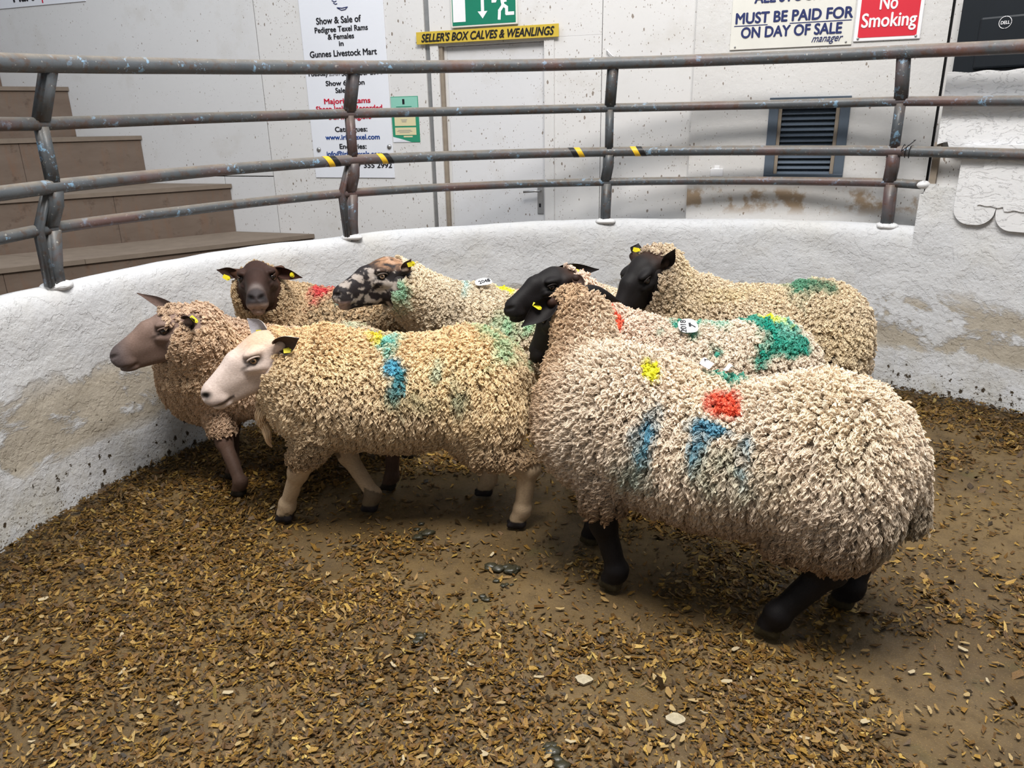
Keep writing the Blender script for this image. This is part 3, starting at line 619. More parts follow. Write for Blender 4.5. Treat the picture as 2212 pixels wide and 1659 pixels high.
# ================================================================ SHEEP
def surface_nets(f, lo, hi, h):
    lo = np.array(lo, float); hi = np.array(hi, float); n = np.ceil((hi-lo)/h).astype(int)+1
    ax = [lo[i]+h*np.arange(n[i]) for i in range(3)]
    G = np.stack(np.meshgrid(*ax, indexing='ij'), -1).reshape(-1, 3).astype(np.float32)
    D = f(G).reshape(n).astype(np.float32); S = D < 0
    c = [S[a:n[0]-1+a, b:n[1]-1+b, d:n[2]-1+d] for a in (0, 1) for b in (0, 1) for d in (0, 1)]
    cnt = sum(x.astype(np.int8) for x in c); act = (cnt > 0) & (cnt < 8); I = np.argwhere(act)
    if len(I) == 0: return np.zeros((0, 3)), np.zeros((0, 4), int)
    idx = -np.ones(act.shape, int); idx[act] = np.arange(len(I))
    corners = np.array([(a, b, d) for a in (0, 1) for b in (0, 1) for d in (0, 1)])
    val = np.stack([D[I[:, 0]+a, I[:, 1]+b, I[:, 2]+d] for a, b, d in corners], 1)
    acc = np.zeros((len(I), 3)); k = np.zeros(len(I))
    for e0 in range(8):
        for bit in (1, 2, 4):
            e1 = e0 | bit
            if e1 == e0: continue
            v0, v1 = val[:, e0], val[:, e1]; m = (v0 < 0) != (v1 < 0); t = np.where(m, v0/(v0-v1+1e-12), 0)
            p = corners[e0]+(corners[e1]-corners[e0])*t[:, None]; acc += p*m[:, None]; k += m
    V = lo+(I+acc/k[:, None])*h; Q = []
    for axis in range(3):
        sl0 = [slice(None)]*3; sl1 = [slice(None)]*3; sl0[axis] = slice(0, -1); sl1[axis] = slice(1, None)
        s0, s1 = S[tuple(sl0)], S[tuple(sl1)]; ch = np.argwhere(s0 != s1); b, d = (axis+1) % 3, (axis+2) % 3
        ch = ch[(ch[:, b] > 0) & (ch[:, d] > 0) & (ch[:, b] < n[b]-1) & (ch[:, d] < n[d]-1)]
        if len(ch) == 0: continue
        inside = S[ch[:, 0], ch[:, 1], ch[:, 2]]; q = []
        for (ob, od) in ((-1, -1), (0, -1), (0, 0), (-1, 0)):
            cc = ch.copy(); cc[:, b] += ob; cc[:, d] += od; q.append(idx[cc[:, 0], cc[:, 1], cc[:, 2]])
        q = np.stack(q, 1); q[~inside] = q[~inside][:, ::-1]; Q.append(q)
    Q = np.concatenate(Q); Q = Q[(Q >= 0).all(1)]; return V, Q

def ell(P, c, r, M=None):
    q = P-np.array(c, np.float32)
    if M is not None: q = q@M
    r = np.array(r, np.float32); k0 = np.sqrt(((q/r)**2).sum(1)); k1 = np.sqrt(((q/(r*r))**2).sum(1)); return k0*(k0-1)/np.maximum(k1, 1e-6)
def cone(P, a, b, ra, rb, sy=1.0):
    a = np.array(a, np.float32); b = np.array(b, np.float32); P2 = P
    if sy != 1.0: P2 = P.copy(); P2[:, 1] /= sy; a = a.copy(); b = b.copy(); a[1] /= sy; b[1] /= sy
    ba = b-a; t = np.clip(((P2-a)@ba)/(ba@ba), 0, 1); return np.linalg.norm(P2-a-t[:, None]*ba, axis=1)-(ra+(rb-ra)*t)
def smin(a, b, k):
    h = np.clip(0.5+0.5*(b-a)/k, 0, 1); return b+(a-b)*h-k*h*(1-h)
def smax(a, b, k): return -smin(-a, -b, k)

def head_sdf(P, roman=0.0, open_=0):
    """sheep head, poll at origin, nose to +x; metres for a 0.33 m head"""
    P = P.astype(np.float32); A = P.copy(); A[:, 1] = np.abs(A[:, 1])
    d = ell(P, (0.0, 0, -0.005), (0.092, 0.068, 0.068))
    d = smin(d, cone(P, (0.03, 0, -0.012), (0.185, 0, -0.062), 0.060, 0.036, 0.88), 0.03)
    d = smin(d, cone(P, (0.02, 0, 0.030), (0.11, 0, 0.004+roman*0.5), 0.036, 0.031), 0.025)
    d = smin(d, cone(P, (0.11, 0, 0.004+roman*0.5), (0.205, 0, -0.048), 0.031, 0.025, 1.05), 0.02)
    d = smin(d, cone(P, (-0.01, 0, -0.065), (0.15, 0, -0.098), 0.050, 0.024, 0.9), 0.03)      # jaw
    d = smin(d, ell(A, (-0.005, 0.038, -0.062), (0.062, 0.026, 0.052)), 0.02)                     # cheek
    d = smin(d, ell(P, (0.215, 0, -0.070), (0.034, 0.036, 0.034)), 0.018)                         # muzzle
    d = smin(d, ell(A, (0.205, 0.020, -0.086), (0.032, 0.018, 0.020)), 0.012)                     # upper lip
    d = smin(d, ell(P, (0.192, 0, -0.112), (0.034, 0.023, 0.015)), 0.010)                         # lower lip
    d = smin(d, ell(A, (0.056, 0.052, 0.026), (0.034, 0.018, 0.014)), 0.014)                      # brow
    d = smin(d, cone(A, (0.085, 0.048, -0.018), (0.02, 0.060, -0.030), 0.012, 0.012), 0.02)       # cheekbone
    d = smin(d, cone(A, (-0.015, 0.055, 0.018), (-0.028, 0.088, 0.03), 0.024, 0.017), 0.018)      # ear root
    d = smax(d, -ell(A, (0.066, 0.066, 0.006), (0.021, 0.013, 0.013)), 0.006)                     # eye socket
    d = smax(d, -cone(A, (0.088, 0.058, -0.004), (0.105, 0.05, -0.016), 0.004, 0.003), 0.006)
    d = smax(d, -cone(A, (0.249, 0.012, -0.063), (0.224, 0.038, -0.052), 0.0085, 0.006), 0.005)  # nostril
    d = smax(d, -cone(A, (0.250, 0.0, -0.070), (0.243, 0.0, -0.097), 0.0025, 0.0025), 0.004)      # philtrum
    d = smax(d, -cone(A, (0.236, 0.0, -0.101), (0.205, 0.036, -0.100), 0.0035, 0.003), 0.004)     # mouth
    d = smax(d, -cone(A, (0.205, 0.037, -0.100), (0.160, 0.040, -0.093), 0.003, 0.0025), 0.004)
    return d

def merge(parts):
    V = []; F_ = []; o = 0; T = []
    for i, (v, f) in enumerate(parts): V.append(v); F_.append(f+o); T.append(np.full(len(v), i)); o += len(v)
    return np.concatenate(V), np.concatenate(F_), np.concatenate(T)
def quad_mesh(name, V, Q, col, mat, parent):
    me = bpy.data.meshes.new(name); me.vertices.add(len(V)); me.vertices.foreach_set('co', V.astype(np.float32).ravel())
    me.loops.add(Q.size); me.loops.foreach_set('vertex_index', Q.astype(np.int32).ravel())
    me.polygons.add(len(Q)); me.polygons.foreach_set('loop_start', np.arange(0, Q.size, 4, dtype=np.int32)); me.polygons.foreach_set('loop_total', np.full(len(Q), 4, np.int32))
    me.polygons.foreach_set('use_smooth', np.ones(len(Q), bool)); me.update(calc_edges=True); me.validate()
    if col is not None:
        ca = me.color_attributes.new('col', 'FLOAT_COLOR', 'POINT'); ca.data.foreach_set('color', np.concatenate([col, np.ones((len(col), 1))], 1).astype(np.float32).ravel())
    me.materials.append(mat); o = bpy.data.objects.new(name, me); return link(o, parent)

M_SKIN = mat_vcol('short_hair_skin', 0.62, 0.2, 300, 0.0)
M_UNDER = mat_vcol('under_fleece', 0.9, 0.05)
def mat_wool():
    k = NT('fleece', 0.75, 0.12); a = k.node('ShaderNodeAttribute'); a.attribute_name = 'col'; k.col(a.outputs['Color'])
    k.b.inputs['Sheen Weight'].default_value = 0.25; k.b.inputs['Sheen Roughness'].default_value = 0.5
    k.b.inputs['Subsurface Weight'].default_value = 0.0
    return k.m
M_WOOL = mat_wool()
M_EYE = mat_vcol('eye', 0.08, 0.6)
def lin(c): return np.array([((x/255+0.055)/1.055)**2.4 if x > 10 else x/255/12.92 for x in c])

def ear_mesh(name, base, tip, face, wid, parent, cin, cout, length=None, fold=0.0, curl=0.5):
    """leaf shaped cupped ear. face: direction the hollow looks to"""
    base = np.array(base, float); tip = np.array(tip, float); ax = tip-base; L = np.linalg.norm(ax); ax /= L
    n = np.array(face, float); n -= (n@ax)*ax; n /= np.linalg.norm(n); side = np.cross(ax, n)
    nu, nv = 22, 13; V = []; C = []
    for layer in (0, 1):
        for i in range(nu):
            t = i/(nu-1); w_ = wid*0.5*(math.sin(math.pi*min(1, t*0.9+0.10))**0.75)*(1-0.25*t) * (1 if t < 0.93 else (1-t)/0.07*0.75+0.25)*(1-0.55*t**3)
            w_ = max(w_, 0.004) if t < 0.99 else 0.002
            for j in range(nv):
                s = (j/(nv-1)-0.5)*2; ang = s*(1.45-1.0*min(1, t*1.6))*1.0
                cup = (1-math.cos(ang*0.9+s*curl*0.9))*w_*1.15
                th = 0.0045*(1-abs(s)**3)*(1-0.5*t)+0.0012
                p = base + ax*(t*L) + side*(w_*math.sin(s*1.35)/math.sin(1.35)) + n*(cup + (th if layer == 0 else -th)*0.5) - n*fold*L*t*t
                V.append(p); C.append(cin*(1-0.3*abs(s)) if layer == 0 and abs(s) < 0.93 else cout)
    V = np.array(V); C = np.array(C); Q = []; m = nu*nv
    for i in range(nu-1):
        for j in range(nv-1):
            a = i*nv+j; Q.append((a, a+1, a+nv+1, a+nv)); b = m+a; Q.append((b, b+nv, b+nv+1, b+1))
        a = i*nv; Q.append((a, a+nv, m+a+nv, m+a)); a = i*nv+nv-1; Q.append((a, m+a, m+a+nv, a+nv))
    for j in range(nv-1):
        a = (nu-1)*nv+j; Q.append((a, a+1, m+a+1, m+a)); a = j; Q.append((a, m+a, m+a+1, a+1))
    o = quad_mesh(name, V, np.array(Q), np.clip(C, 0, 1), M_SKIN, parent)
    bm = bmesh.new(); bm.from_mesh(o.data); bmesh.ops.recalc_face_normals(bm, faces=bm.faces); bm.to_mesh(o.data); bm.free()
    return o, base, ax, n, side, L, V[:m].reshape(nu, nv, 3)

def ear_tag(parent, c, x, y, n, kind):
    """x along the tag, y across, n its face normal"""
    x = x/np.linalg.norm(x); n = n-(n@x)*x; n /= np.linalg.norm(n); y = np.cross(n, x); bm = bmesh.new()
    if kind == 'button':
        bmesh.ops.create_cone(bm, cap_ends=True, segments=24, radius1=0.0155, radius2=0.0145, depth=0.003)
        r = bmesh.ops.create_cone(bm, cap_ends=True, segments=20, radius1=0.0085, radius2=0.007, depth=0.007, matrix=Matrix.Translation((0, 0, 0.003)))
    else:
        pts = [(-0.02, -0.011), (0.011, -0.014), (0.021, -0.006), (0.021, 0.006), (0.011, 0.014), (-0.02, 0.011)]
        b0 = [bm.verts.new((a, b, -0.001)) for a, b in pts]; b1 = [bm.verts.new((a, b, 0.001)) for a, b in pts]
        bm.faces.new(b0[::-1]); bm.faces.new(b1)
        for i in range(6): bm.faces.new((b0[i], b0[(i+1) % 6], b1[(i+1) % 6], b1[i]))
        bmesh.ops.create_cone(bm, cap_ends=True, segments=14, radius1=0.0055, radius2=0.0045, depth=0.005, matrix=Matrix.Translation((0.013, 0, 0.002)))
    M = Matrix(((x[0], y[0], n[0], c[0]), (x[1], y[1], n[1], c[1]), (x[2], y[2], n[2], c[2]), (0, 0, 0, 1)))
    bm.transform(M @ Matrix.Scale(0.85, 4)); o = bm_obj('ear_tag', bm, M_YTAG, parent); o['label'] = 'yellow ear tag'; return o

CHUNK = 3000
def nearest(P, C, sc):
    out = np.zeros(len(P), int); Cs = C*sc
    for i in range(0, len(P), CHUNK):
        p = P[i:i+CHUNK]*sc; d = ((p[:, None, :]-Cs[None])**2).sum(2); out[i:i+CHUNK] = d.argmin(1)
    return out

def fleece(name, root, roots, nrm, L, col, K, rs, seg=9, rmul=None, groove=None, rlock=0.008, rad=0.0011, curl=0.0035, turns=2.6, droop=0.6, clump=0.35, nclump=350, flow=None, frizz=0.05, lift=1.0):
    """locks of crimped strands as a hair curves object; roots/normals in the sheep's frame"""
    N = len(roots); down = np.array([0, 0, -1.0])
    t = down-(nrm@down)[:, None]*nrm + 0.30*np.stack([vnoise(roots, 9, 11), vnoise(roots, 9, 12), vnoise(roots, 9, 13)*0.5], 1)
    if flow is not None: t = t+flow
    t -= (t*nrm).sum(1)[:, None]*nrm; t /= np.linalg.norm(t, axis=1)[:, None]+0.15
    topness = np.clip(nrm[:, 2], 0, 1); dr = droop*(1-0.75*topness**2)*np.clip(1.45-(roots[:, 2]-0.30)*1.35, 0.75, 1.5)
    gc = roots*np.array([1, 1, 0.30]) if groove is None else groove(roots)
    gq = vnoise(gc+0.01*np.stack([vnoise(roots, 45, 61)]*3, 1), 42, 62, 2); gro = np.clip(1-np.abs(gq)/0.12, 0, 1)*(1-topness**2); L = L*(1-0.5*gro)
    s = np.linspace(0, 1, seg)[None, :, None]; Lk = L[:, None, None]
    base = roots[:, None, :] + Lk*(nrm[:, None, :]*(0.80*s-0.30*dr[:, None, None]*s*s*1.2)*lift + t[:, None, :]*(0.12*s+dr[:, None, None]*0.85*s**1.6))
    # neighbouring locks gather: leaves splits in the fleece between gathers
    if nclump:
        ci = rs.choice(N, min(nclump, N), replace=False); cen = base[ci, -1]; sc = np.array([1.0, 1.0, 0.42]); wv = 0.010*np.stack([vnoise(roots, 40, 21), vnoise(roots, 40, 22), vnoise(roots, 40, 23)], 1)
        a = nearest(base[:, -1]+wv, cen, sc); d = cen[a]-base[:, -1]; d[:, 2] *= 0.25; ln = np.linalg.norm(d, axis=1)[:, None]; d *= np.minimum(1, 0.022/np.maximum(ln, 1e-6))
        base = base + clump*d[:, None, :]*(s**1.3)
        cr = rs.rand(len(ci))[a]; base += nrm[:, None, :]*((cr-0.5)*0.007)[:, None, None]*s
    e1 = np.cross(nrm, np.array([0.31, 0.83, 0.46])); e1 /= np.linalg.norm(e1, axis=1)[:, None]; e2 = np.cross(nrm, e1)
    # rotate frame with droop: use lock direction at the tip
    dirn = base[:, -1]-base[:, 0]; dirn /= np.linalg.norm(dirn, axis=1)[:, None]; e1 = np.cross(dirn, e1); e1 /= np.linalg.norm(e1, axis=1)[:, None]; e2 = np.cross(dirn, e1)
    ph = rs.rand(N)*6.28; tn = turns*(0.75+0.5*rs.rand(N))
    tot = N*K; pos = np.zeros((N, K, seg, 3), np.float32); ss = s[0, :, 0]
    prof = (0.60+0.70*np.sin(np.pi*np.clip(ss*0.85+0.1, 0, 1)))*(1-0.72*ss**4)
    if rmul is None: rmul = np.ones(N)
    for k in range(K):
        r = rlock*math.sqrt((k+0.5)/K); an = k*2.399+rs.rand(N)*0.7; rr = r*(0.85+0.3*rs.rand(N))*rmul
        pa = ph[:, None]+2*np.pi*tn[:, None]*ss[None]+0.3*(rs.rand(N)-0.5)[:, None]
        amp = curl*(0.25+0.85*ss)[None]*(0.7+0.6*rs.rand(N))[:, None]
        ou = rr[:, None]*np.cos(an)[:, None]*prof[None]+amp*np.cos(pa); ov = rr[:, None]*np.sin(an)[:, None]*prof[None]+amp*np.sin(pa)
        lenj = (0.92+0.12*rs.rand(N))[:, None, None]; jit = frizz*0.006*rs.normal(size=(N, seg, 3))*ss[None, :, None]
        pos[:, k] = roots[:, None, :]+(base-roots[:, None, :])*lenj+e1[:, None, :]*ou[:, :, None]+e2[:, None, :]*ov[:, :, None]+jit
    pos[..., 2] = np.maximum(pos[..., 2], 0.012)
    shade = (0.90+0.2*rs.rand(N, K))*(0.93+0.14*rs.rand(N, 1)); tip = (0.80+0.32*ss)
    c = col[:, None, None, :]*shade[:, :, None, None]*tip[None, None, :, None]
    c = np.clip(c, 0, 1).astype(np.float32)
    print('STRANDS', name, N, K, seg, tot*seg)
    hc = bpy.data.hair_curves.new(name); hc.add_curves([seg]*tot)
    hc.attributes['position'].data.foreach_set('vector', pos.reshape(-1)) if 'position' in hc.attributes else None
    rdv = (rad*(1.0-0.45*ss)).astype(np.float32); ra = hc.attributes.get('radius') or hc.attributes.new('radius', 'FLOAT', 'POINT')
    ra.data.foreach_set('value', np.tile(rdv, tot))
    ca = hc.attributes.new('col', 'FLOAT_COLOR', 'POINT'); ca.data.foreach_set('color', np.concatenate([c.reshape(-1, 3), np.ones((tot*seg, 1), np.float32)], 1).ravel())
    hc.materials.append(M_WOOL); o = bpy.data.objects.new(name, hc); link(o, root); o['kind'] = 'stuff'; return o

def hind_leg(P, s, hip, hock, foot, fwd, r=1.0):
    fet = foot+np.array([-0.012, 0, 0.085])*s if fwd is None else foot-fwd*0.012*s+np.array([0, 0, 0.085*s])
    toe = foot+fwd*0.045*s+np.array([0, 0, 0.018*s]); st = hip*0.35+hock*0.65+fwd*0.10*s
    d = cone(P, hip, st, 0.11*s, 0.075*s); d = smin(d, cone(P, st, hock, 0.072*s, 0.036*s*r), 0.03*s)
    d = smin(d, cone(P, hock-fwd*0.012*s, hock+fwd*0.008*s, 0.036*s*r, 0.034*s*r), 0.01*s)
    d = smin(d, cone(P, hock, fet, 0.034*s*r, 0.027*s*r), 0.015*s); d = smin(d, cone(P, fet, fet-np.array([0, 0, 0.012])*s, 0.033*s*r, 0.031*s*r), 0.01*s)
    return hoof(P, d, fet, toe, foot, fwd, s, r)
def fore_leg(P, s, sh, knee, foot, fwd, r=1.0):
    fet = foot-fwd*0.008*s+np.array([0, 0, 0.080*s]); toe = foot+fwd*0.040*s+np.array([0, 0, 0.018*s])
    d = cone(P, sh, knee, 0.085*s, 0.036*s*r); d = smin(d, ell(P, knee, np.array([0.034, 0.034, 0.042])*s*r), 0.012*s)
    d = smin(d, cone(P, knee, fet, 0.031*s*r, 0.025*s*r), 0.015*s); d = smin(d, cone(P, fet, fet-np.array([0, 0, 0.012])*s, 0.032*s*r, 0.030*s*r), 0.01*s)
    return hoof(P, d, fet, toe, foot, fwd, s, r)
def hoof(P, d, fet, toe, foot, fwd, s, r):
    sd_ = np.cross(np.array([0, 0, 1.0]), fwd)*s
    d = smin(d, cone(P, fet, foot+np.array([0, 0, 0.035*s])+fwd*0.012*s, 0.028*s*r, 0.027*s*r), 0.01*s)
    for k in (-1, 1):
        d = smin(d, cone(P, foot+sd_*k*0.014+np.array([0, 0, 0.022*s])-fwd*0.005*s, toe+sd_*k*0.013+np.array([0, 0, -0.002*s]), 0.022*s, 0.012*s), 0.006*s)
    return smax(d, -(P[:, 2]-0.002), 0.004)

SHEEP = {}
def sheep(key, label, pos, heading, s, feet, head_poll, head_nose, hs, wool, face_col, leg_col, ears, marks=(), K=8, spacing=0.011, L=0.055, rlock=0.008, rad=0.0012,
          roman=0.0, crown=-0.035, roll=0.0, neck_r=(0.155, 0.10), legr=1.2, curl=0.0035, turns=2.6, belly=0.0, wide=1.0, lens=1.0, tall=1.0, droop=0.6, clump=0.4, nclump=320, dirt=None, eyecol=(40, 25, 15), neckL=1.0, neckR=1.0, groove=None, hidden=None, hoofc=(40, 35, 28), wool_leg=0.30, mult=1.0, flow=None, rump=None, neckz=0.63, stuffs=None, seed=1, hocks=None, knees=None):
    rs = np.random.RandomState(seed); root = empty('sheep', (pos[0], pos[1], 0), math.radians(heading)); tag(root, label, 'sheep', 'sheep in the sale ring')
    ch, sh_ = math.cos(math.radians(heading)), math.sin(math.radians(heading))
    Rw = np.array([[ch, sh_, 0], [-sh_, ch, 0], [0, 0, 1.0]])           # world -> local
    W2L = lambda p: Rw@(np.array(p, float)-np.array([pos[0], pos[1], 0])); D2L = lambda d: Rw@np.array(d, float)
    ft = [W2L((*f[:2], 0.0)) for f in feet]; fwd = np.array([1.0, 0, 0])
    poll = W2L(head_poll); nose = W2L(head_nose); hx = nose-poll
    # head frame: the poll-nose line runs down the face; skull axis 14 degrees above it
    hx /= np.linalg.norm(hx); up = np.array([0, 0, 1.0]) if abs(hx[2]) < 0.9 else np.array([1.0, 0, 0]); hy = np.cross(up, hx); hy /= np.linalg.norm(hy); hz = np.cross(hx, hy)
    a = math.radians(15); hx, hz = hx*math.cos(a)+hz*math.sin(a), hz*math.cos(a)-hx*math.sin(a)
    rl_ = math.radians(roll); hy, hz = hy*math.cos(rl_)+hz*math.sin(rl_), hz*math.cos(rl_)-hy*math.sin(rl_)
    HM = np.stack([hx, hy, hz], 1)      # columns
    toH = lambda P: ((P-poll)@HM)/hs; fromH = lambda q: poll+(np.asarray(q)*hs)@HM.T
    nb = poll+(HM@np.array([-0.03, 0, -0.05]))*hs
    sy = wide
    def torso(P):
        q = P.copy(); q[:, 0] /= lens; q[:, 1] /= sy; q[:, 2] = (q[:, 2]-0.58*s)/tall+0.58*s
        d = ell(q, (0.27*s, 0, 0.575*s), (0.27*s, 0.195*s, 0.235*s)); d = smin(d, ell(q, (-0.02*s, 0, (0.545-belly)*s), (0.40*s, 0.225*s, (0.225)*s)), 0.06)
        d = smin(d, ell(q, (-0.31*s, 0, 0.575*s), (0.235*s, 0.20*s, 0.225*s)), 0.06)
        d = smin(d, ell(q, (-0.36*s, 0.11*s, 0.46*s), (0.15*s, 0.10*s, 0.18*s)), 0.05); d = smin(d, ell(q, (-0.36*s, -0.11*s, 0.46*s), (0.15*s, 0.10*s, 0.18*s)), 0.05)
        d = smin(d, cone(P, (-0.50*s*lens, 0, 0.62*s), (-0.545*s*lens, 0, 0.42*s), 0.045*s, 0.035*s), 0.03)     # docked tail
        nk0 = np.array([0.36*s*lens, 0, neckz*s]); mid = (nk0+nb)/2+np.array([0.0, 0, -0.02])
        d = smin(d, cone(P, nk0, mid, neck_r[0]*s*1.1, (neck_r[0]+neck_r[1])*0.5), 0.08); d = smin(d, cone(P, mid, nb, (neck_r[0]+neck_r[1])*0.5, neck_r[1]), 0.03)
        return d
    bl = [-0.75*s*lens, -0.36*s*max(sy, 1), 0.12*s]; bh = [0.85*s*lens, 0.36*s*max(sy, 1), 1.02*s*max(1, tall)]
    for i in range(3): bl[i] = min(bl[i], nb[i]-0.16); bh[i] = max(bh[i], nb[i]+0.16)
    tv, tq = surface_nets(torso, bl, bh, 0.0125)
    parts = [(tv, tq)]
    hips = [np.array([0.30*s*lens, 0.115*s*sy, 0.46*s]), np.array([0.30*s*lens, -0.115*s*sy, 0.46*s]), np.array([-0.34*s*lens, 0.125*s*sy, 0.50*s]), np.array([-0.34*s*lens, -0.125*s*sy, 0.50*s])]
    hockp = {}
    for i in range(4):
        if i < 2:
            kn = ft[i]*0.5+hips[i]*0.5; kn[2] = 0.245*s; kn = kn+fwd*0.02*s
            if knees and i in knees: kn = np.array(knees[i])
            fn = lambda P, i=i, kn=kn: fore_leg(P.astype(np.float64), s, hips[i], kn, ft[i], fwd, legr); lim = [ft[i], hips[i], kn]
        else:
            hk = ft[i]+np.array([-0.07*s, 0, 0.265*s]); hk[0] = 0.75*hk[0]+0.25*(-0.44*s*lens)
            if hocks and i in hocks: hk = W2L(hocks[i])
            hockp[i] = hk
            fn = lambda P, i=i, hk=hk: hind_leg(P.astype(np.float64), s, hips[i], hk, ft[i], fwd, legr); lim = [ft[i], hips[i], hk]
        lim = np.array(lim); lo = lim.min(0)-0.13*s; hi = lim.max(0)+0.13*s; lo[2] = -0.008; hi[2] = 0.52*s
        parts.append(surface_nets(fn, lo, hi, 0.0075))
    def headf(P):
        q = toH(P.astype(np.float64)); return head_sdf(q, roman)*hs
    cs = np.array([fromH(np.array(c)) for c in [(x, y, z) for x in (-0.11, 0.27) for y in (-0.12, 0.12) for z in (-0.14, 0.085)]])
    hv, hq = surface_nets(headf, cs.min(0), cs.max(0), 0.0042*hs); parts.append((hv, hq))
    V, Q, T = merge(parts)
    C = np.zeros((len(V), 3)); tt = T == 0; wcol = lin(wool)
    C[tt] = wcol*0.75; qq = toH(V); nh = tt & (head_sdf(qq, roman)*hs < 0.022); C[nh] = face_col(qq[nh]); lg = (T > 0) & (T < 5); lz = V[lg, 2]; C[lg] = leg_col(V[lg]); hf = V[:, 2] < 0.040*s; C[lg & hf] = lin(hoofc)*(0.8+0.4*rs.rand((lg & hf).sum(), 1))
    hm = T == 5; q = toH(V[hm]); hc = face_col(q); A = np.abs(q[:, 1])
    ed = np.sqrt(((q[:, 0]-0.066)/0.024)**2+((A-0.060)/0.03)**2+((q[:, 2]-0.006)/0.015)**2)
    hc = hc*(1-0.85*np.clip(1.42-ed, 0, 1)[:, None]**0.7)
    tear = np.sqrt(((q[:, 0]-0.098)/0.016)**2+((q[:, 2]+0.011-0.35*(0.098-q[:, 0]))/0.006)**2); hc = hc*(1-0.6*np.clip(1.3-tear, 0, 1)[:, None]*(A > 0.03)[:, None])
    C[hm] = hc
    body = quad_mesh('body', V, Q, np.clip(C, 0, 1), M_SKIN, root)
    # eyes
    for sgn in (1, -1):
        n = 28; bm = bmesh.new(); bmesh.ops.create_uvsphere(bm, u_segments=n, v_segments=20, radius=0.0142)
        ev = np.array([v.co[:] for v in bm.verts]); fc = [[v.index for v in f.verts] for f in bm.faces]; bm.free()
        axis = np.array([0.28, sgn*0.95, 0.05]); axis /= np.linalg.norm(axis); ez = np.array([0, 0, 1.0])-axis[2]*axis; ez /= np.linalg.norm(ez); ex = np.cross(ez, axis)
        q = ev@np.stack([ex, ez, axis], 1)/0.0142; rr = np.sqrt(q[:, 0]**2+q[:, 1]**2); fr = q[:, 2] > 0
        ec = np.tile(lin((30, 24, 20)), (len(ev), 1)); ir = fr & (rr < 0.64); ec[ir] = lin(eyecol); pu = fr & ((q[:, 0]/0.44)**2+(q[:, 1]/0.31)**2 < 1); ec[pu] = 0.003
        ev2 = fromH(ev+np.array([0.064, sgn*0.0542, 0.005])); me_o = mesh_obj('eye', ev2, fc, M_EYE, root, True)
        ca = me_o.data.color_attributes.new('col', 'FLOAT_COLOR', 'POINT'); ca.data.foreach_set('color', np.concatenate([ec, np.ones((len(ec), 1))], 1).astype(np.float32).ravel())
        # upper lid
        lid = [fromH((0.064+0.021*math.cos(t), sgn*(0.0585+0.009*math.sin(t)), 0.008+0.0095*math.sin(t))) for t in np.linspace(0.1, math.pi-0.05, 9)]
        lo_ = tube('eyelid', lid, 0.0030*hs, None, root, 8); lo_.data.materials.append(simple('eyelid_'+key, tuple(np.clip(np.array(hc[A > 0.05].mean(0))*0.75, 0, 1)), 0.6, 0.3))
    # ears
    for (sgn, tipw, facew, wid, cin, cout, tg) in ears:
        b = fromH((-0.026, sgn*0.078, 0.030)); tip = W2L(tipw)
        eo, base, ax, n, side, EL, grid = ear_mesh('ear', b, tip, D2L(facew), wid, root, lin(cin), lin(cout))
        if tg:
            kind, t, sj, nd, xd = tg; gi = grid[int(t*21), int((sj*0.5+0.5)*12)]
            nn = D2L(nd); ear_tag(eo, gi+nn*0.006, D2L(xd), None, nn, kind)
    # fleece roots: torso shell, upper legs and crown
    me = body.data; vn = np.zeros((len(V), 3)); me.vertex_normals.foreach_get('vector', vn.ravel()) if False else None
    buf = np.empty(len(me.vertices)*3, np.float32); me.vertices.foreach_get('normal', buf); vn = buf.reshape(-1, 3).astype(float)
    q = toH(V); onhead = (q[:, 0] > crown)
    inhead = head_sdf(q, roman)*hs < 0.002
    face_zone = (q[:, 0] > crown) & (q[:, 0] < 0.35) & (np.abs(q[:, 1]) < 0.12) & (np.abs(q[:, 2]+0.02) < 0.16)
    ok = (T == 0) & (head_sdf(q, roman)*hs > 0.010)
    dl = torso(V)
    ok |= (T > 0) & (T < 5) & (V[:, 2] > wool_leg*s) & (dl > -0.02)
    cz = (T == 5) & (q[:, 0] < crown) & (dl > -0.01)
    if crown > 0: cz = (T == 5) & (q[:, 0] < crown) & (q[:, 2] > 0.022) & (np.abs(q[:, 1]) < 0.075)
    ok |= cz
    for (sgn, *_e) in ears: ok &= np.linalg.norm(q-np.array([-0.032, sgn*0.092, 0.032]), axis=1) > 0.036
    idx = np.where(ok)[0]; area_v = np.where(T == 0, 0.0125**2, np.where(T == 5, (0.0042*hs)**2, 0.0075**2))*1.15
    vw = (CAM@np.eye(3)-(np.array([pos[0], pos[1], 0])+V[idx]@Rw)); vw /= np.linalg.norm(vw, axis=1)[:, None]; fc_ = ((vn[idx]@Rw)*vw).sum(1)
    thin = np.clip((fc_+0.45)/0.35, 0.28, 1)*(1 if hidden is None else np.clip((V[idx][:, 2]-hidden)/0.1, 0.4, 1))
    pr = area_v[idx]*mult*thin/(spacing**2); reps = np.floor(pr).astype(int)+(rs.rand(len(idx)) < (pr % 1)); sel = np.repeat(idx, reps)
    rt = V[sel]+rs.normal(size=(len(sel), 3))*0.004; nm = vn[sel]; nm = nm/np.maximum(np.linalg.norm(nm, axis=1), 1e-6)[:, None]
    Ls = L*(0.8+0.4*rs.rand(len(sel))); isc = T[sel] == 5; Ls[isc] *= 0.55
    topn = np.clip(nm[:, 2], 0, 1); Ls *= 1-0.28*topn
    under = np.clip(-nm[:, 2], 0, 1); Ls *= 1-0.35*under
    legm = (T[sel] > 0) & (T[sel] < 5); Ls[legm] *= 0.75
    xn = (rt[:, 0]-0.30*s*lens)/(0.3*s); neckm = np.clip(xn, 0, 1); Ls *= 1+(neckL-1)*neckm
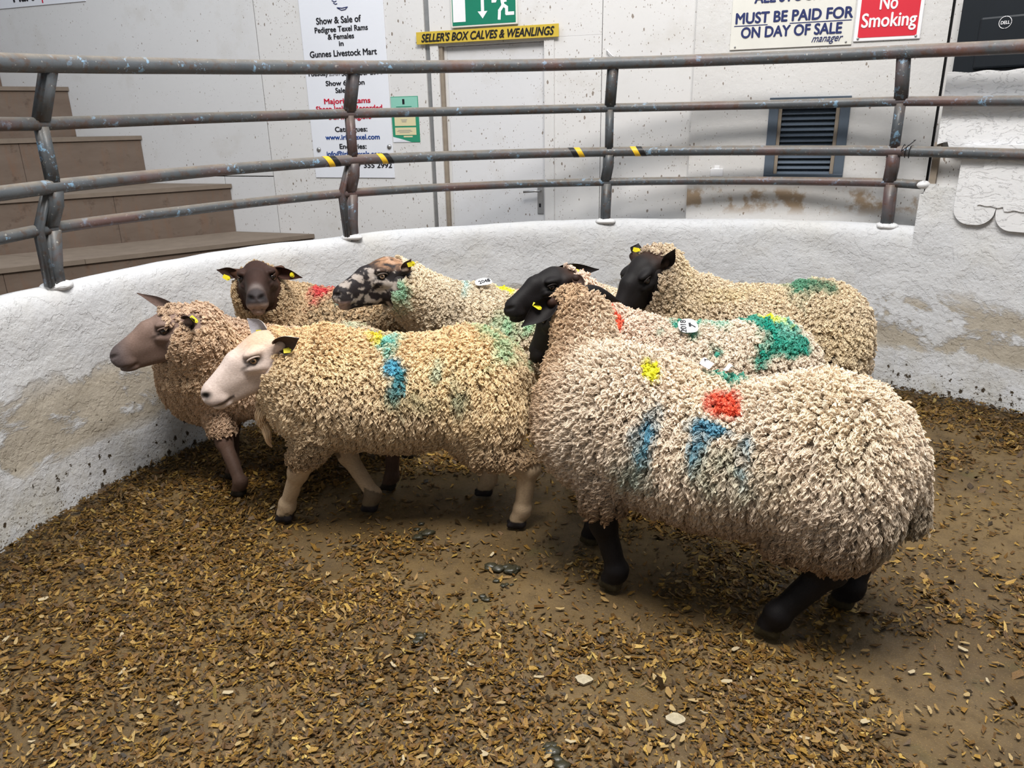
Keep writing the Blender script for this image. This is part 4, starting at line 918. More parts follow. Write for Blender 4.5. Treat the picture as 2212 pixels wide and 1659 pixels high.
    nearf = np.clip((q[sel][:, 0]+0.12)/0.12, 0, 1)*(np.linalg.norm(q[sel]*np.array([0.6, 1, 1]), axis=1) < 0.19); Ls *= 1-0.45*nearf
    # colours
    c = np.tile(wcol, (len(sel), 1)); n1 = vnoise(rt, 7, seed+5); n2 = vnoise(rt, 22, seed+6)
    c = c*(1+0.10*n1+0.06*n2)[:, None]; c[:, 2] *= 1-0.08*np.clip(n1, 0, 1)
    if dirt: 
        for fn in dirt: c = fn(rt/s, nm, c, rs)
    Ploc = rt; world = rt@Rw+np.array([pos[0], pos[1], 0])
    SHEEP[key] = dict(root=root, rt=rt, nm=nm, world=world, W2L=W2L, Rw=Rw, L=Ls)
    for (u, v, ru, rv, mc, stg) in marks:
        m, c0, sc = mark_mask(key, u, v, ru, rv); mm = np.clip(m*stg*(0.95+0.85*vnoise(rt*np.array([1, 1, 0.6]), 62, 31, 3)), 0, 0.93)[:, None]; c = c*(1-mm)+lin(mc)*mm
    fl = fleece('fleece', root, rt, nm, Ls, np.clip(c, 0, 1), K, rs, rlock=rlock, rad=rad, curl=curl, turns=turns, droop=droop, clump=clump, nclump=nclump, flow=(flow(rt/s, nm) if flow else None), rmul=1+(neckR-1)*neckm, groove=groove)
    return root

def surf_point(key, u, v):
    """outer fleece point of a sheep under a photo position: a real place on its coat"""
    S = SHEEP[key]; tip = S['world']+ (S['nm']@S['Rw'])*(S['L']*0.75)[:, None]; d = tip-CAM; z = d@CF; uu = 1106+F_PX*(d@CR)/z; vv = 829.5-F_PX*(d@CU)/z
    dist = np.hypot(uu-u, vv-v); near_ = dist < max(14, dist.min()+6); k = np.where(near_)[0]; k = k[np.argsort(z[k])[:max(3, len(k)//4)]]; i = k[np.argmin(dist[k])]; return i, tip[i], z[i]
def mark_mask(key, u, v, ru, rv):
    S = SHEEP[key]; i, p, z = surf_point(key, u, v); n = S['nm'][i]@S['Rw']; d = (S['world']+(S['nm']@S['Rw'])*(S['L']*0.75)[:, None])-p
    a = np.cross(np.array([0, 0, 1.0]), n); a /= np.linalg.norm(a)+1e-9; b = np.cross(n, a)
    fa = max(0.6, abs(a@CR)); fb = max(0.5, abs(b@CU)); ra, rb = ru*z/F_PX/fa, rv*z/F_PX/fb
    nz = 1+0.45*vnoise(S['world'], 30, 41, 3); dd = np.sqrt((d@a/ra)**2+(d@b/rb)**2+(d@n/0.09)**2)*nz
    return np.clip((1.3-dd)/0.75, 0, 1), p, z
# ---------------------------------------------------------------- the flock
def wp(u, v, y): return on_y(u, v, y)
def c_black(q): 
    n = vnoise(q, 40, 3)[:, None]; base = lin((25, 22, 23))*(1+0.25*n); br = np.clip((0.02-q[:, 0])/0.06, 0, 1)[:, None]*(q[:, 2] > -0.02)[:, None]
    return base*(1-br)+lin((58, 40, 32))*br
def l_black(P): return np.tile(lin((25, 22, 23)), (len(P), 1))*(1+0.3*vnoise(P, 60, 4))[:, None]
BLK = (27, 24, 25); BLKIN = (26, 22, 23)

# near ewe, right
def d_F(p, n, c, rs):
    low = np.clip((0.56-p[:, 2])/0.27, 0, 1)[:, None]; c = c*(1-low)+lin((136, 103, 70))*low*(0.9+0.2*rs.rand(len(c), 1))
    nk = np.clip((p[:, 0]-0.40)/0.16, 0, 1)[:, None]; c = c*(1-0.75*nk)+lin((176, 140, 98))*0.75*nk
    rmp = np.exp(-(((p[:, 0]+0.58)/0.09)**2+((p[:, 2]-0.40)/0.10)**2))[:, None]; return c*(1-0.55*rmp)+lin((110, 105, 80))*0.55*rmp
def fl_F(p, n):
    a = np.clip((p[:, 0]-0.05)/0.4, 0, 1)[:, None]; return np.array([0.75, 0, -0.1])*a+np.array([-0.25, 0, 0])*np.clip((-p[:, 0]-0.3)/0.3, 0, 1)[:, None]
def gr_F(r):
    a = np.clip((r[:, 0]-0.05)/0.35, 0, 1)[:, None]; return (1-a)*(r*np.array([1, 1, 0.25]))+a*np.stack([(r[:, 0]+r[:, 2])*0.7, r[:, 1], (r[:, 0]-r[:, 2])*0.12], 1)
TEAL = (10, 150, 128); BLU = (66, 140, 168); ORG = (235, 82, 40); YLW = (240, 236, 20)
hF = (0.64, 2.25)
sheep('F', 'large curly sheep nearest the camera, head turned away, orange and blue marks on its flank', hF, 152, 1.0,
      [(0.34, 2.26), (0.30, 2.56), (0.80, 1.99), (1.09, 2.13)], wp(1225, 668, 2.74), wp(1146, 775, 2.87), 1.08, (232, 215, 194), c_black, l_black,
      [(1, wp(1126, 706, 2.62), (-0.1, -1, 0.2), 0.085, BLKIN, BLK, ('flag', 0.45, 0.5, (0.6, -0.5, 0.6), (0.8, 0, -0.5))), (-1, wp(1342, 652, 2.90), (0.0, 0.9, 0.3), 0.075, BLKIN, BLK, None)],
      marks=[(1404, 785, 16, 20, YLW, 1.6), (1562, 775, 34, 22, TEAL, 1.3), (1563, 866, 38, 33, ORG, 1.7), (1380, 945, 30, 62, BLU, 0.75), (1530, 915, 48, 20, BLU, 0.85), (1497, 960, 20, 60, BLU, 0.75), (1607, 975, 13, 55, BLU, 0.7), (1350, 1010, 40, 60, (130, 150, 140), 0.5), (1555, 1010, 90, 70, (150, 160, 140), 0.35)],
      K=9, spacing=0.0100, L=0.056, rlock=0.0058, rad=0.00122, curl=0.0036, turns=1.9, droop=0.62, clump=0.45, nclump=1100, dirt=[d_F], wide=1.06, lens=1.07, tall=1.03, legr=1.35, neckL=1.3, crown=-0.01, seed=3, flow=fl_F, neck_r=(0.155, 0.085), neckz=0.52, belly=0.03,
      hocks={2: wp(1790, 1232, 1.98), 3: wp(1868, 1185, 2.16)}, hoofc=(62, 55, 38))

# white-faced sheep, centre left
def c_B(q):
    base = np.tile(lin((226, 208, 198)), (len(q), 1)); tan = np.clip((q[:, 2]-0.01)/0.04, 0, 1)*np.clip((0.13-q[:, 0])/0.08, 0, 1); base = base*(1-0.6*tan[:, None])+lin((212, 172, 128))*0.6*tan[:, None]
    base *= (1+0.05*vnoise(q, 30, 3))[:, None]; A = np.abs(q[:, 1])
    nn = np.clip(1.6-np.sqrt(((q[:, 0]-0.238)/0.020)**2+((A-0.024)/0.018)**2+((q[:, 2]+0.057)/0.011)**2), 0, 1)[:, None]; base = base*(1-nn)+lin((30, 26, 28))*nn
    mo_ = np.clip(1.4-np.abs(q[:, 2]+0.100-0.155*(0.205-q[:, 0]).clip(0))/0.006, 0, 1)*(q[:, 0] > 0.155); base = base*(1-0.8*mo_[:, None])+lin((48, 38, 40))*0.8*mo_[:, None]
    lp_ = np.exp(-((q[:, 2]+0.088)/0.009)**2)*np.clip((q[:, 0]-0.19)/0.02, 0, 1); return base*(1-0.45*lp_[:, None])+lin((120, 104, 108))*0.45*lp_[:, None]
def l_B(P):
    n = vnoise(P, 25, 5)[:, None]; c = np.tile(lin((196, 172, 142)), (len(P), 1)); g = (n > 0.35); c = np.where(g, lin((120, 104, 84)), c)*(1+0.1*n); low = np.clip((0.07-P[:, 2])/0.05, 0, 1)[:, None]; return c*(1-0.5*low)+lin((110, 95, 60))*0.5*low
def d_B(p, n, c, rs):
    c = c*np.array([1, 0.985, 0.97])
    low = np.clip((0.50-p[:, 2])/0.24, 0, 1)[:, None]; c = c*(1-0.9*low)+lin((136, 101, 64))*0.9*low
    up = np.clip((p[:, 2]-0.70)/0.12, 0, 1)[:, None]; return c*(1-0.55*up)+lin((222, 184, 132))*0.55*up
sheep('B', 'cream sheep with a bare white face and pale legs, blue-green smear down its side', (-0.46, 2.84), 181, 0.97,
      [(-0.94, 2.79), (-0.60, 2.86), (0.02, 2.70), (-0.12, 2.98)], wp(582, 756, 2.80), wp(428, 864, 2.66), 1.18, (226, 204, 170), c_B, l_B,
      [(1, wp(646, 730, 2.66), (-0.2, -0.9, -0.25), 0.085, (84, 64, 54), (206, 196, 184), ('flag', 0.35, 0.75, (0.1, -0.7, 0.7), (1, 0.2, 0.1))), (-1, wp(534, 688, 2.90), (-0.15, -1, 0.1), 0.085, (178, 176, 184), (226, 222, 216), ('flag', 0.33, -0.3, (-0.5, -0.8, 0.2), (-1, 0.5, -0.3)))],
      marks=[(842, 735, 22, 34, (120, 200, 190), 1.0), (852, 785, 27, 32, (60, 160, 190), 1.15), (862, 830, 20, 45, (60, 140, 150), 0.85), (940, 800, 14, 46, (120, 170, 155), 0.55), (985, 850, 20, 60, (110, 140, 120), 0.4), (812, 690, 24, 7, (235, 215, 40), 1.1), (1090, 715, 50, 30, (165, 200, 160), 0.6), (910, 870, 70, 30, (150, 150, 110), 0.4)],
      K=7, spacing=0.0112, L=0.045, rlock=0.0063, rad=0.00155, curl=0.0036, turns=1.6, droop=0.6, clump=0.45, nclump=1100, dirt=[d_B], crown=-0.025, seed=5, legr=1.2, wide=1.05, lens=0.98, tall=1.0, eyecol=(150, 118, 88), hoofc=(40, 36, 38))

# grey-brown faced sheep, far left
def c_A(q):
    n = vnoise(q, 26, 3)[:, None]; base = lin((136, 114, 104))*(1+0.18*n); A = np.abs(q[:, 1]); mz = np.clip((q[:, 0]-0.17)/0.05, 0, 1)[:, None]; base = base*(1-0.75*mz)+lin((78, 74, 78))*0.75*mz
    lp = np.clip((q[:, 0]-0.19)/0.02, 0, 1)*np.clip((-0.088-q[:, 2])/0.01, 0, 1); return base*(1-0.4*lp[:, None])+lin((120, 112, 112))*0.4*lp[:, None]
def l_A(P): return np.tile(lin((86, 66, 56)), (len(P), 1))*(1+0.2*vnoise(P, 30, 5))[:, None]
def d_A(p, n, c, rs):
    nk = np.clip((p[:, 0]-0.25)/0.3, 0, 1)[:, None]; c = c*(1-0.7*nk)+lin((172, 144, 114))*0.7*nk; low = np.clip((0.45-p[:, 2])/0.2, 0, 1)[:, None]; return c*(1-0.75*low)+lin((150, 116, 84))*0.75*low
sheep('A', 'brown-faced sheep with a woolly forehead standing leftmost by the ring wall', (-1.03, 3.28), 172, 0.87,
      [(-1.21, 3.02), (-1.30, 3.20), (-0.55, 3.05), (-0.5, 3.4)], wp(392, 702, 3.08), wp(232, 776, 2.93), 1.17, (212, 184, 158), c_A, l_A,
      [(1, wp(420, 690, 2.93), (-0.5, -0.8, -0.3), 0.075, (52, 40, 36), (120, 102, 94), ('flag', 0.75, 0.1, (0.9, -0.2, 0.4), (0.6, 0.1, -0.8))), (-1, wp(296, 633, 3.22), (-0.6, -0.7, 0.3), 0.055, (130, 108, 100), (122, 102, 94), None)],
      marks=[(760, 668, 60, 26, (180, 200, 170), 0.6)], K=6, spacing=0.0118, L=0.046, rlock=0.0068, rad=0.0018, curl=0.004, turns=1.6, droop=0.7, clump=0.45, nclump=1100, dirt=[d_A], crown=0.06, seed=7, legr=1.2, eyecol=(60, 42, 30), neckL=1.25, neck_r=(0.215, 0.13), neckz=0.52, lens=1.12)

# dark brown face looking out
def c_C(q):
    n = vnoise(q, 26, 3)[:, None]; base = lin((62, 44, 38))*(1+0.25*n); A = np.abs(q[:, 1]); fh = np.clip((0.05-q[:, 0])/0.06, 0, 1)[:, None]; base = base*(1-0.5*fh)+lin((92, 62, 44))*0.5*fh
    g = np.exp(-(((q[:, 0]-0.205)/0.022)**2+((q[:, 1])/0.024)**2+((q[:, 2]+0.030)/0.02)**2))[:, None]; base = base*(1-0.8*g)+lin((140, 130, 126))*0.8*g
    mz = np.clip((q[:, 0]-0.215)/0.015, 0, 1)[:, None]; base = base*(1-0.8*mz)+lin((62, 58, 60))*0.8*mz
    lp = (np.clip((q[:, 0]-0.185)/0.03, 0, 1)*np.clip((-0.078-q[:, 2])/0.01, 0, 1))[:, None]; base = base*(1-0.75*lp)+lin((150, 132, 122))*0.75*lp
    nn = np.clip(1.6-np.sqrt(((q[:, 0]-0.242)/0.016)**2+((A-0.022)/0.013)**2+((q[:, 2]+0.058)/0.010)**2), 0, 1)[:, None]; return base*(1-nn)+lin((18, 14, 14))*nn
def l_C(P): return np.tile(lin((70, 52, 44)), (len(P), 1))
def d_C(p, n, c, rs):
    k = (rs.rand(len(c), 1) < 0.25); return np.where(k & (p[:, :1] < 0.2), c*0.55, c)
sheep('C', 'dark brown faced sheep looking straight at the camera, ears held out sideways', (-0.86, 3.88), 186, 0.93,
      [(-1.1, 3.74), (-1.15, 4.0), (-0.45, 3.8), (-0.45, 4.05)], wp(557, 603, 3.64), wp(553, 655, 3.28), 1.26, (208, 182, 146), c_C, l_C,
      [(-1, wp(468, 583, 3.60), (-0.1, -1, 0.0), 0.062, (72, 54, 50), (76, 56, 50), ('flag', 0.5, -0.9, (0.2, -1, 0.2), (1, 0, -0.55))), (1, wp(653, 600, 3.60), (0.1, -1, -0.1), 0.068, (84, 56, 48), (40, 30, 28), ('button', 0.62, 0.1, (0.05, -1, 0.1), (1, 0, 0)))],
      marks=[(696, 612, 32, 8, (215, 60, 70), 1.1), (738, 650, 18, 10, (90, 150, 150), 0.8)], K=6, spacing=0.012, L=0.046, rlock=0.0068, rad=0.0018, curl=0.0036, droop=0.6, clump=0.45, nclump=1100, crown=-0.012, seed=9, hidden=0.5, dirt=[d_C], eyecol=(50, 32, 20), neckL=1.15, neck_r=(0.15, 0.115))

# mottled face
def c_D(q):
    n = vnoise(q, 70, 3, 4); n2 = vnoise(q, 190, 5, 3); k_ = np.clip((n+0.7*n2-0.25)*3, 0, 1)[:, None]; base = lin((176, 166, 158))*k_+lin((44, 40, 42))*(1-k_); tp = np.clip((q[:, 2]-0.02)/0.03, 0, 1)*np.clip((0.10-q[:, 0])/0.05, 0, 1)*np.clip(0.75+0.8*n2, 0, 1)
    base = base*(1-0.8*tp[:, None])+lin((190, 146, 112))*0.8*tp[:, None]; lp = (np.clip((q[:, 0]-0.18)/0.03, 0, 1)*np.clip((-0.082-q[:, 2])/0.01, 0, 1))[:, None]; base = base*(1-0.8*lp)+lin((176, 150, 146))*0.8*lp
    A = np.abs(q[:, 1]); nn = np.clip(1.6-np.sqrt(((q[:, 0]-0.238)/0.020)**2+((A-0.024)/0.018)**2+((q[:, 2]+0.057)/0.011)**2), 0, 1)[:, None]; return base*(1-nn)+lin((26, 22, 24))*nn
def l_D(P): n = vnoise(P, 40, 5)[:, None]; return np.where(n > 0.2, lin((190, 180, 168)), lin((60, 52, 50)))
sheep('D', 'cream sheep with a black and white mottled face and a white label on its back', (0.12, 3.72), 178, 0.93,
      [(-0.30, 3.56), (-0.28, 3.85), (0.5, 3.55), (0.45, 3.85)], wp(845, 592, 3.50), wp(716, 640, 3.34), 1.16, (230, 214, 188), c_D, l_D,
      [(1, wp(888, 560, 3.38), (0.1, -1, 0.2), 0.05, (96, 76, 70), (108, 88, 80), ('flag', 0.72, 0.8, (0.2, -1, 0.1), (0.8, -0.1, 0.25))), (-1, wp(822, 558, 3.66), (-0.6, -0.7, 0.3), 0.05, (150, 130, 120), (110, 92, 84), ('flag', 0.5, 0.0, (-0.3, -0.9, 0.2), (1, 0, 0)))],
      marks=[(1097, 605, 18, 11, YLW, 1.1), (1140, 592, 26, 8, (225, 60, 85), 1.1), (1008, 602, 26, 5, (160, 210, 210), 0.6), (858, 640, 20, 40, (150, 195, 165), 0.65), (865, 590, 14, 16, (110, 160, 120), 0.6), (1110, 690, 50, 30, (160, 205, 165), 0.6)],
      K=6, spacing=0.012, L=0.042, rlock=0.0078, rad=0.0018, curl=0.0036, droop=0.6, clump=0.45, nclump=1100, crown=-0.03, seed=11, hidden=0.5, eyecol=(176, 150, 130), lens=1.05, neck_r=(0.16, 0.11))

# black head lifted, body behind the near ewe
def d_E(p, n, c, rs):
    pk = np.clip((p[:, 0]-0.05)/0.3, 0, 1)[:, None]; return c*(1-0.4*pk)+lin((226, 190, 172))*0.4*pk
sheep('E', 'pale sheep with raised black head facing left and green marks behind a 2018 label', (0.76, 2.98), 176, 0.95,
      [(0.45, 2.86), (0.42, 3.1), (1.05, 2.85), (1.08, 3.1)], wp(1205, 612, 3.02), wp(1108, 660, 2.92), 1.00, (228, 212, 192), c_black, l_black,
      [(-1, wp(1294, 582, 3.12), (0.0, -1, 0.1), 0.075, BLKIN, BLK, ('flag', 0.5, 0.2, (-0.1, -0.85, 0.5), (1, 0, 0.25))), (1, wp(1262, 634, 2.88), (0.0, -0.3, 1), 0.055, (62, 44, 36), (58, 42, 36), None)],
      marks=[(1326, 684, 24, 30, ORG, 1.9), (1478, 680, 46, 14, TEAL, 1.4), (1545, 668, 40, 14, (140, 200, 180), 0.6), (1640, 685, 42, 14, TEAL, 1.4), (1690, 700, 46, 30, TEAL, 1.4), (1700, 738, 40, 22, TEAL, 1.2), (1668, 674, 20, 9, YLW, 1.2), (1715, 665, 40, 12, (160, 205, 190), 0.4)],
      K=6, spacing=0.012, L=0.046, rlock=0.007, rad=0.0018, curl=0.0038, droop=0.6, clump=0.45, nclump=1100, crown=-0.045, seed=13, hidden=0.55, roman=0.012, dirt=[d_E], lens=0.93)

# black-headed sheep at the back right
def d_G(p, n, c, rs):
    nk = np.clip((p[:, 0]-0.35)/0.2, 0, 1)[:, None]; c = c*(1-0.45*nk)+lin((170, 142, 120))*0.45*nk; low = np.clip((0.5-p[:, 2])/0.25, 0, 1)[:, None]; return c*(1-0.5*low)+lin((165, 140, 110))*0.5*low
sheep('G', 'black-headed sheep at the back right with its muzzle lowered and a faint green rump mark', (1.15, 3.50), 172, 1.0,
      [(0.9, 3.4), (0.88, 3.7), (1.62, 3.32), (1.68, 3.62)], wp(1398, 582, 3.42), wp(1325, 690, 3.30), 1.15, (214, 196, 170), c_black, l_black,
      [(1, wp(1458, 538, 3.28), (0.1, -0.9, -0.3), 0.07, BLKIN, BLK, None), (-1, wp(1379, 526, 3.55), (-0.2, -1, 0.1), 0.07, BLKIN, BLK, ('flag', 0.5, 0.1, (-0.2, -1, 0.2), (1, 0, -0.3)))],
      marks=[(1720, 590, 60, 14, (70, 140, 110), 0.9), (1780, 615, 30, 14, (90, 130, 100), 0.6), (1560, 630, 60, 20, (205, 185, 140), 0.4)],
      K=6, spacing=0.012, L=0.05, rlock=0.0075, rad=0.0018, curl=0.0034, droop=0.6, clump=0.45, nclump=1100, crown=-0.035, seed=17, hidden=0.45, dirt=[d_G], lens=0.95, neck_r=(0.17, 0.12), roman=0.008)

# lot labels stuck on the fleece
def sticker(key, u, v, w_, h_, lines, rot=0.0, bent=False):
    S = SHEEP[key]; i, p, z = surf_point(key, u, v); n = S['nm'][i]@S['Rw']; n = 0.5*n+0.5*np.array([0, -0.75, 0.65]); n /= np.linalg.norm(n)
    x = np.cross(np.array([0, 0, 1.0]), n); x /= np.linalg.norm(x); x = x if x[0] > 0 else -x; y = np.cross(n, x)
    x, y = x*math.cos(rot)+y*math.sin(rot), y*math.cos(rot)-x*math.sin(rot); p = p+n*0.022
    M = np.eye(4); M[:3, 0] = x; M[:3, 1] = y; M[:3, 2] = n; M[:3, 3] = p; M = Matrix(M.tolist())
    V = []; N_ = 28
    for t in range(N_):
        a = 2*math.pi*t/N_; r = 1/((abs(math.cos(a))**2.6+abs(math.sin(a))**2.6)**(1/2.6)); V.append((w_/2*r*math.cos(a), h_/2*r*math.sin(a)))
    rings = [(0.0, 0.0)] + [(q[0]*k, q[1]*k) for k in (0.35, 0.7, 1.0) for q in V]
    zf = lambda a, b: (-0.9*a*a/w_*0.25 if not bent else -0.35*abs(a)+0.006*math.sin(a*160))
    VV = [(a, b, zf(a, b)+o_) for o_ in (0.0, 0.0012) for a, b in rings]; m = len(rings); Fc = []
    for o_ in (0, m):
        for t in range(N_):
            t2 = (t+1) % N_; Fc.append((o_, o_+1+t, o_+1+t2))
            for k in (0, 1): b0 = o_+1+k*N_; Fc.append((b0+t, b0+N_+t, b0+N_+t2, b0+t2))
    for t in range(N_): t2 = (t+1) % N_; a0 = 1+2*N_; Fc.append((a0+t, a0+t2, m+a0+t2, m+a0+t))
    o = mesh_obj('lot_label', VV, Fc, M_PAPER, S['root']); o['label'] = 'white lot label stuck on the fleece'; inv = S['root'].matrix_basis.inverted() if False else (Matrix.Translation(S['root'].location) @ S['root'].rotation_euler.to_matrix().to_4x4()).inverted()
    o.data.transform(inv @ M)
    bm = bmesh.new(); bm.from_mesh(o.data); bmesh.ops.recalc_face_normals(bm, faces=bm.faces); bm.to_mesh(o.data); bm.free()
    for (body, a, b, size, r2) in lines:
        cu = bpy.data.curves.new('handwriting', 'FONT'); cu.body = body; cu.size = size; cu.align_x = 'CENTER'; cu.align_y = 'CENTER'; cu.offset = size*0.02; cu.extrude = 0.0004
        t_ = bpy.data.objects.new('handwriting', cu); me = bpy.data.meshes.new_from_object(t_); me.materials.clear(); me.materials.append(M_INK); bpy.data.objects.remove(t_); t_ = bpy.data.objects.new('handwriting', me); link(t_, o); t_.matrix_local = inv @ M @ Matrix.Translation((a, b, 0.0022+zf(a, b))) @ Matrix.Rotation(r2, 4, 'Z')
sticker('E', 1485, 712, 0.078, 0.072, [('2018', -0.019, -0.002, 0.032, 1.45), ('7', 0.018, -0.002, 0.034, 1.3), ('-', 0.001, 0.004, 0.07, 1.5)], 0.0)
sticker('D', 1044, 616, 0.085, 0.05, [('2048', 0.004, 0.0, 0.03, 0.15)], 0.12)
sticker('F', 1536, 768, 0.048, 0.04, [('7', 0.004, 0.008, 0.018, 1.2)], 0.3, True); sticker('F', 1564, 760, 0.045, 0.014, [], 0.35, True)

# loose tuft of wool hanging under the chin of the white-faced sheep
def tuft(key, pts, n, L_, r):
    S = SHEEP[key]; rs = np.random.RandomState(5); rt = np.array([S['W2L'](wp(u, v, y)) for (u, v, y) in pts]); nm = np.tile(S['Rw']@np.array([-0.8, -0.4, -0.3]), (len(rt), 1)); nm /= np.linalg.norm(nm, axis=1)[:, None]
    o = fleece('wool_tuft', S['root'], rt, nm, np.array(L_), np.tile(lin((214, 186, 150)), (len(rt), 1)), n, rs, rlock=r, rad=0.0016, curl=0.006, turns=1.2, droop=1.2, clump=0, nclump=0); return o
tuft('B', [(568, 872, 2.78), (562, 880, 2.77), (566, 890, 2.77), (572, 898, 2.77), (575, 905, 2.77), (560, 868, 2.78), (570, 884, 2.76), (578, 912, 2.77)], 46, [0.06, 0.07, 0.09, 0.08, 0.10, 0.05, 0.085, 0.07], 0.011)
# ================================================================ BEDDING
def chip_variant(rs, big=1.0):
    L_ = rs.uniform(0.012, 0.034)*big; W_ = rs.uniform(0.004, 0.012)*big; t = rs.uniform(0.0008, 0.0022)*big
    pts = [(-L_/2, -W_/2*rs.uniform(0.3, 1)), (L_*rs.uniform(-0.1, 0.2), -W_/2*rs.uniform(0.8, 1.2)), (L_/2, -W_/2*rs.uniform(0.1, 0.9)), (L_/2*rs.uniform(0.8, 1.1), W_/2*rs.uniform(0.1, 0.9)), (L_*rs.uniform(-0.2, 0.1), W_/2*rs.uniform(0.8, 1.2)), (-L_/2*rs.uniform(0.8, 1.1), W_/2*rs.uniform(0.3, 1))]
    bend = rs.uniform(-0.12, 0.12); return np.array([(x, y, o+bend*x*x/L_*4) for o in (0, t) for x, y in pts])
CHF = [(0, 5, 4, 1), (1, 4, 3, 2), (6, 7, 10, 11), (7, 8, 9, 10), (0, 1, 7, 6), (1, 2, 8, 7), (2, 3, 9, 8), (3, 4, 10, 9), (4, 5, 11, 10), (5, 0, 6, 11)]
def flake_variant(rs):
    L_ = rs.uniform(0.008, 0.029); W_ = L_*rs.uniform(0.22, 0.70); t = rs.uniform(0.0006, 0.0016)
    pts = [(-L_/2, -W_/2*rs.uniform(-0.6, 0.8)), (L_/2*rs.uniform(0.1, 0.9), -W_/2*rs.uniform(0.6, 1.1)), (L_/2*rs.uniform(0.8, 1.15), W_/2*rs.uniform(-0.5, 0.7)), (-L_/2*rs.uniform(-0.3, 0.9), W_/2*rs.uniform(0.7, 1.1))]
    tw = rs.uniform(-0.25, 0.25); return np.array([(x, y, o+tw*x*y/max(W_, 1e-3)) for o in (0, t) for x, y in pts])
CHQ = [(4, 5, 6, 7), (0, 1, 5, 4), (1, 2, 6, 5), (2, 3, 7, 6), (3, 0, 4, 7)]
def floor_z(P): return -0.008+0.004*vnoise(np.c_[P, np.zeros(len(P))], 3.0, 3)
def in_view(P, m=60):
    d = np.c_[P, np.zeros(len(P))]-CAM; z = d@CF; u = 1106+F_PX*(d@CR)/z; v = 829.5-F_PX*(d@CU)/z; return (z > 0.1) & (u > -m*6) & (u < 2212+m*14) & (v < 1659+m*3)
def build_chips():
    rs = np.random.RandomState(21); var = np.array([flake_variant(rs) for _ in range(90)])
    N0 = 560000; P = np.c_[rs.uniform(-2.2, 3.4, N0), rs.uniform(0.7, 4.85, N0)]; P = P[np.hypot(P[:, 0]-RC[0], P[:, 1]-RC[1]) < RR-0.02]; P = P[in_view(P)]
    P3 = np.c_[P, np.zeros(len(P))]; dist = np.hypot(P[:, 0], P[:, 1]); edge = RR-np.hypot(P[:, 0]-RC[0], P[:, 1]-RC[1])
    dn = 0.56+0.75*vnoise(P3, 3.6, 51)+0.50*vnoise(P3, 13, 52)+0.25*np.clip((-P[:, 0])/1.0, -0.6, 1)+0.35*np.clip((1.75-dist)/0.5, -0.3, 1)+0.35*np.clip((0.35-edge)/0.3, 0, 1)
    dn = np.clip(dn, 0.07, 1)*np.clip(1.25-0.20*(dist-1.5), 0.5, 1)*0.62; keep = rs.rand(len(P)) < dn; P = P[keep]; n = len(P)
    edge = edge[keep]; dist = dist[keep]
    vi = rs.randint(0, 90, n); sc = np.clip(rs.lognormal(-0.32, 0.48, n), 0.2, 1.35)*np.clip(0.8+0.12*dist, 0.9, 1.2); yaw = rs.rand(n)*6.283; tilt = rs.normal(0, 0.3, n); til2 = rs.normal(0, 0.3, n)
    g = var[vi]*sc[:, None, None]; cy, sy_ = np.cos(yaw)[:, None], np.sin(yaw)[:, None]; x, y, z = g[..., 0], g[..., 1], g[..., 2]
    z = z+x*np.tan(tilt)[:, None]+y*np.tan(til2)[:, None]; X = cy*x-sy_*y+P[:, :1]; Y = sy_*x+cy*y+P[:, 1:]
    hz = floor_z(P)+0.002+rs.rand(n)*0.005+np.abs(tilt)*0.006+np.clip(0.16-edge, 0, 1)*0.13; Z = z+hz[:, None]
    V = np.stack([X, Y, Z], -1).reshape(-1, 3); Fq = (np.array(CHQ)[None]+8*np.arange(n)[:, None, None]).reshape(-1, 4)
    cols = np.array([lin(c) for c in ((150, 112, 58), (128, 92, 48), (176, 138, 78), (96, 68, 36), (72, 52, 30), (112, 78, 40), (196, 160, 98), (216, 186, 128), (58, 44, 30), (140, 108, 70))])
    pw = np.array([0.20, 0.18, 0.12, 0.14, 0.09, 0.12, 0.035, 0.010, 0.035, 0.07]); ci = rs.choice(10, n, p=pw/pw.sum()); C = cols[ci]*np.array([0.82, 0.85, 0.60])*(0.8+0.4*rs.rand(n, 1))
    wet = np.clip((0.5-edge)/0.5, 0, 1)*0.6+np.clip(vnoise(np.c_[P, np.zeros(n)], 2.2, 53), 0, 1)*0.25; C = C*(1-0.75*wet[:, None])
    C = np.repeat(C, 8, 0); o = quad_mesh('wood_shavings', V, Fq, C, M_CHIP, None); o.data.polygons.foreach_set('use_smooth', np.zeros(len(o.data.polygons), bool))
    tag(o, 'brown wood shavings trodden over the ring floor', 'bedding', kind='stuff'); return n
NCH = build_chips(); print('CHIPS', NCH)
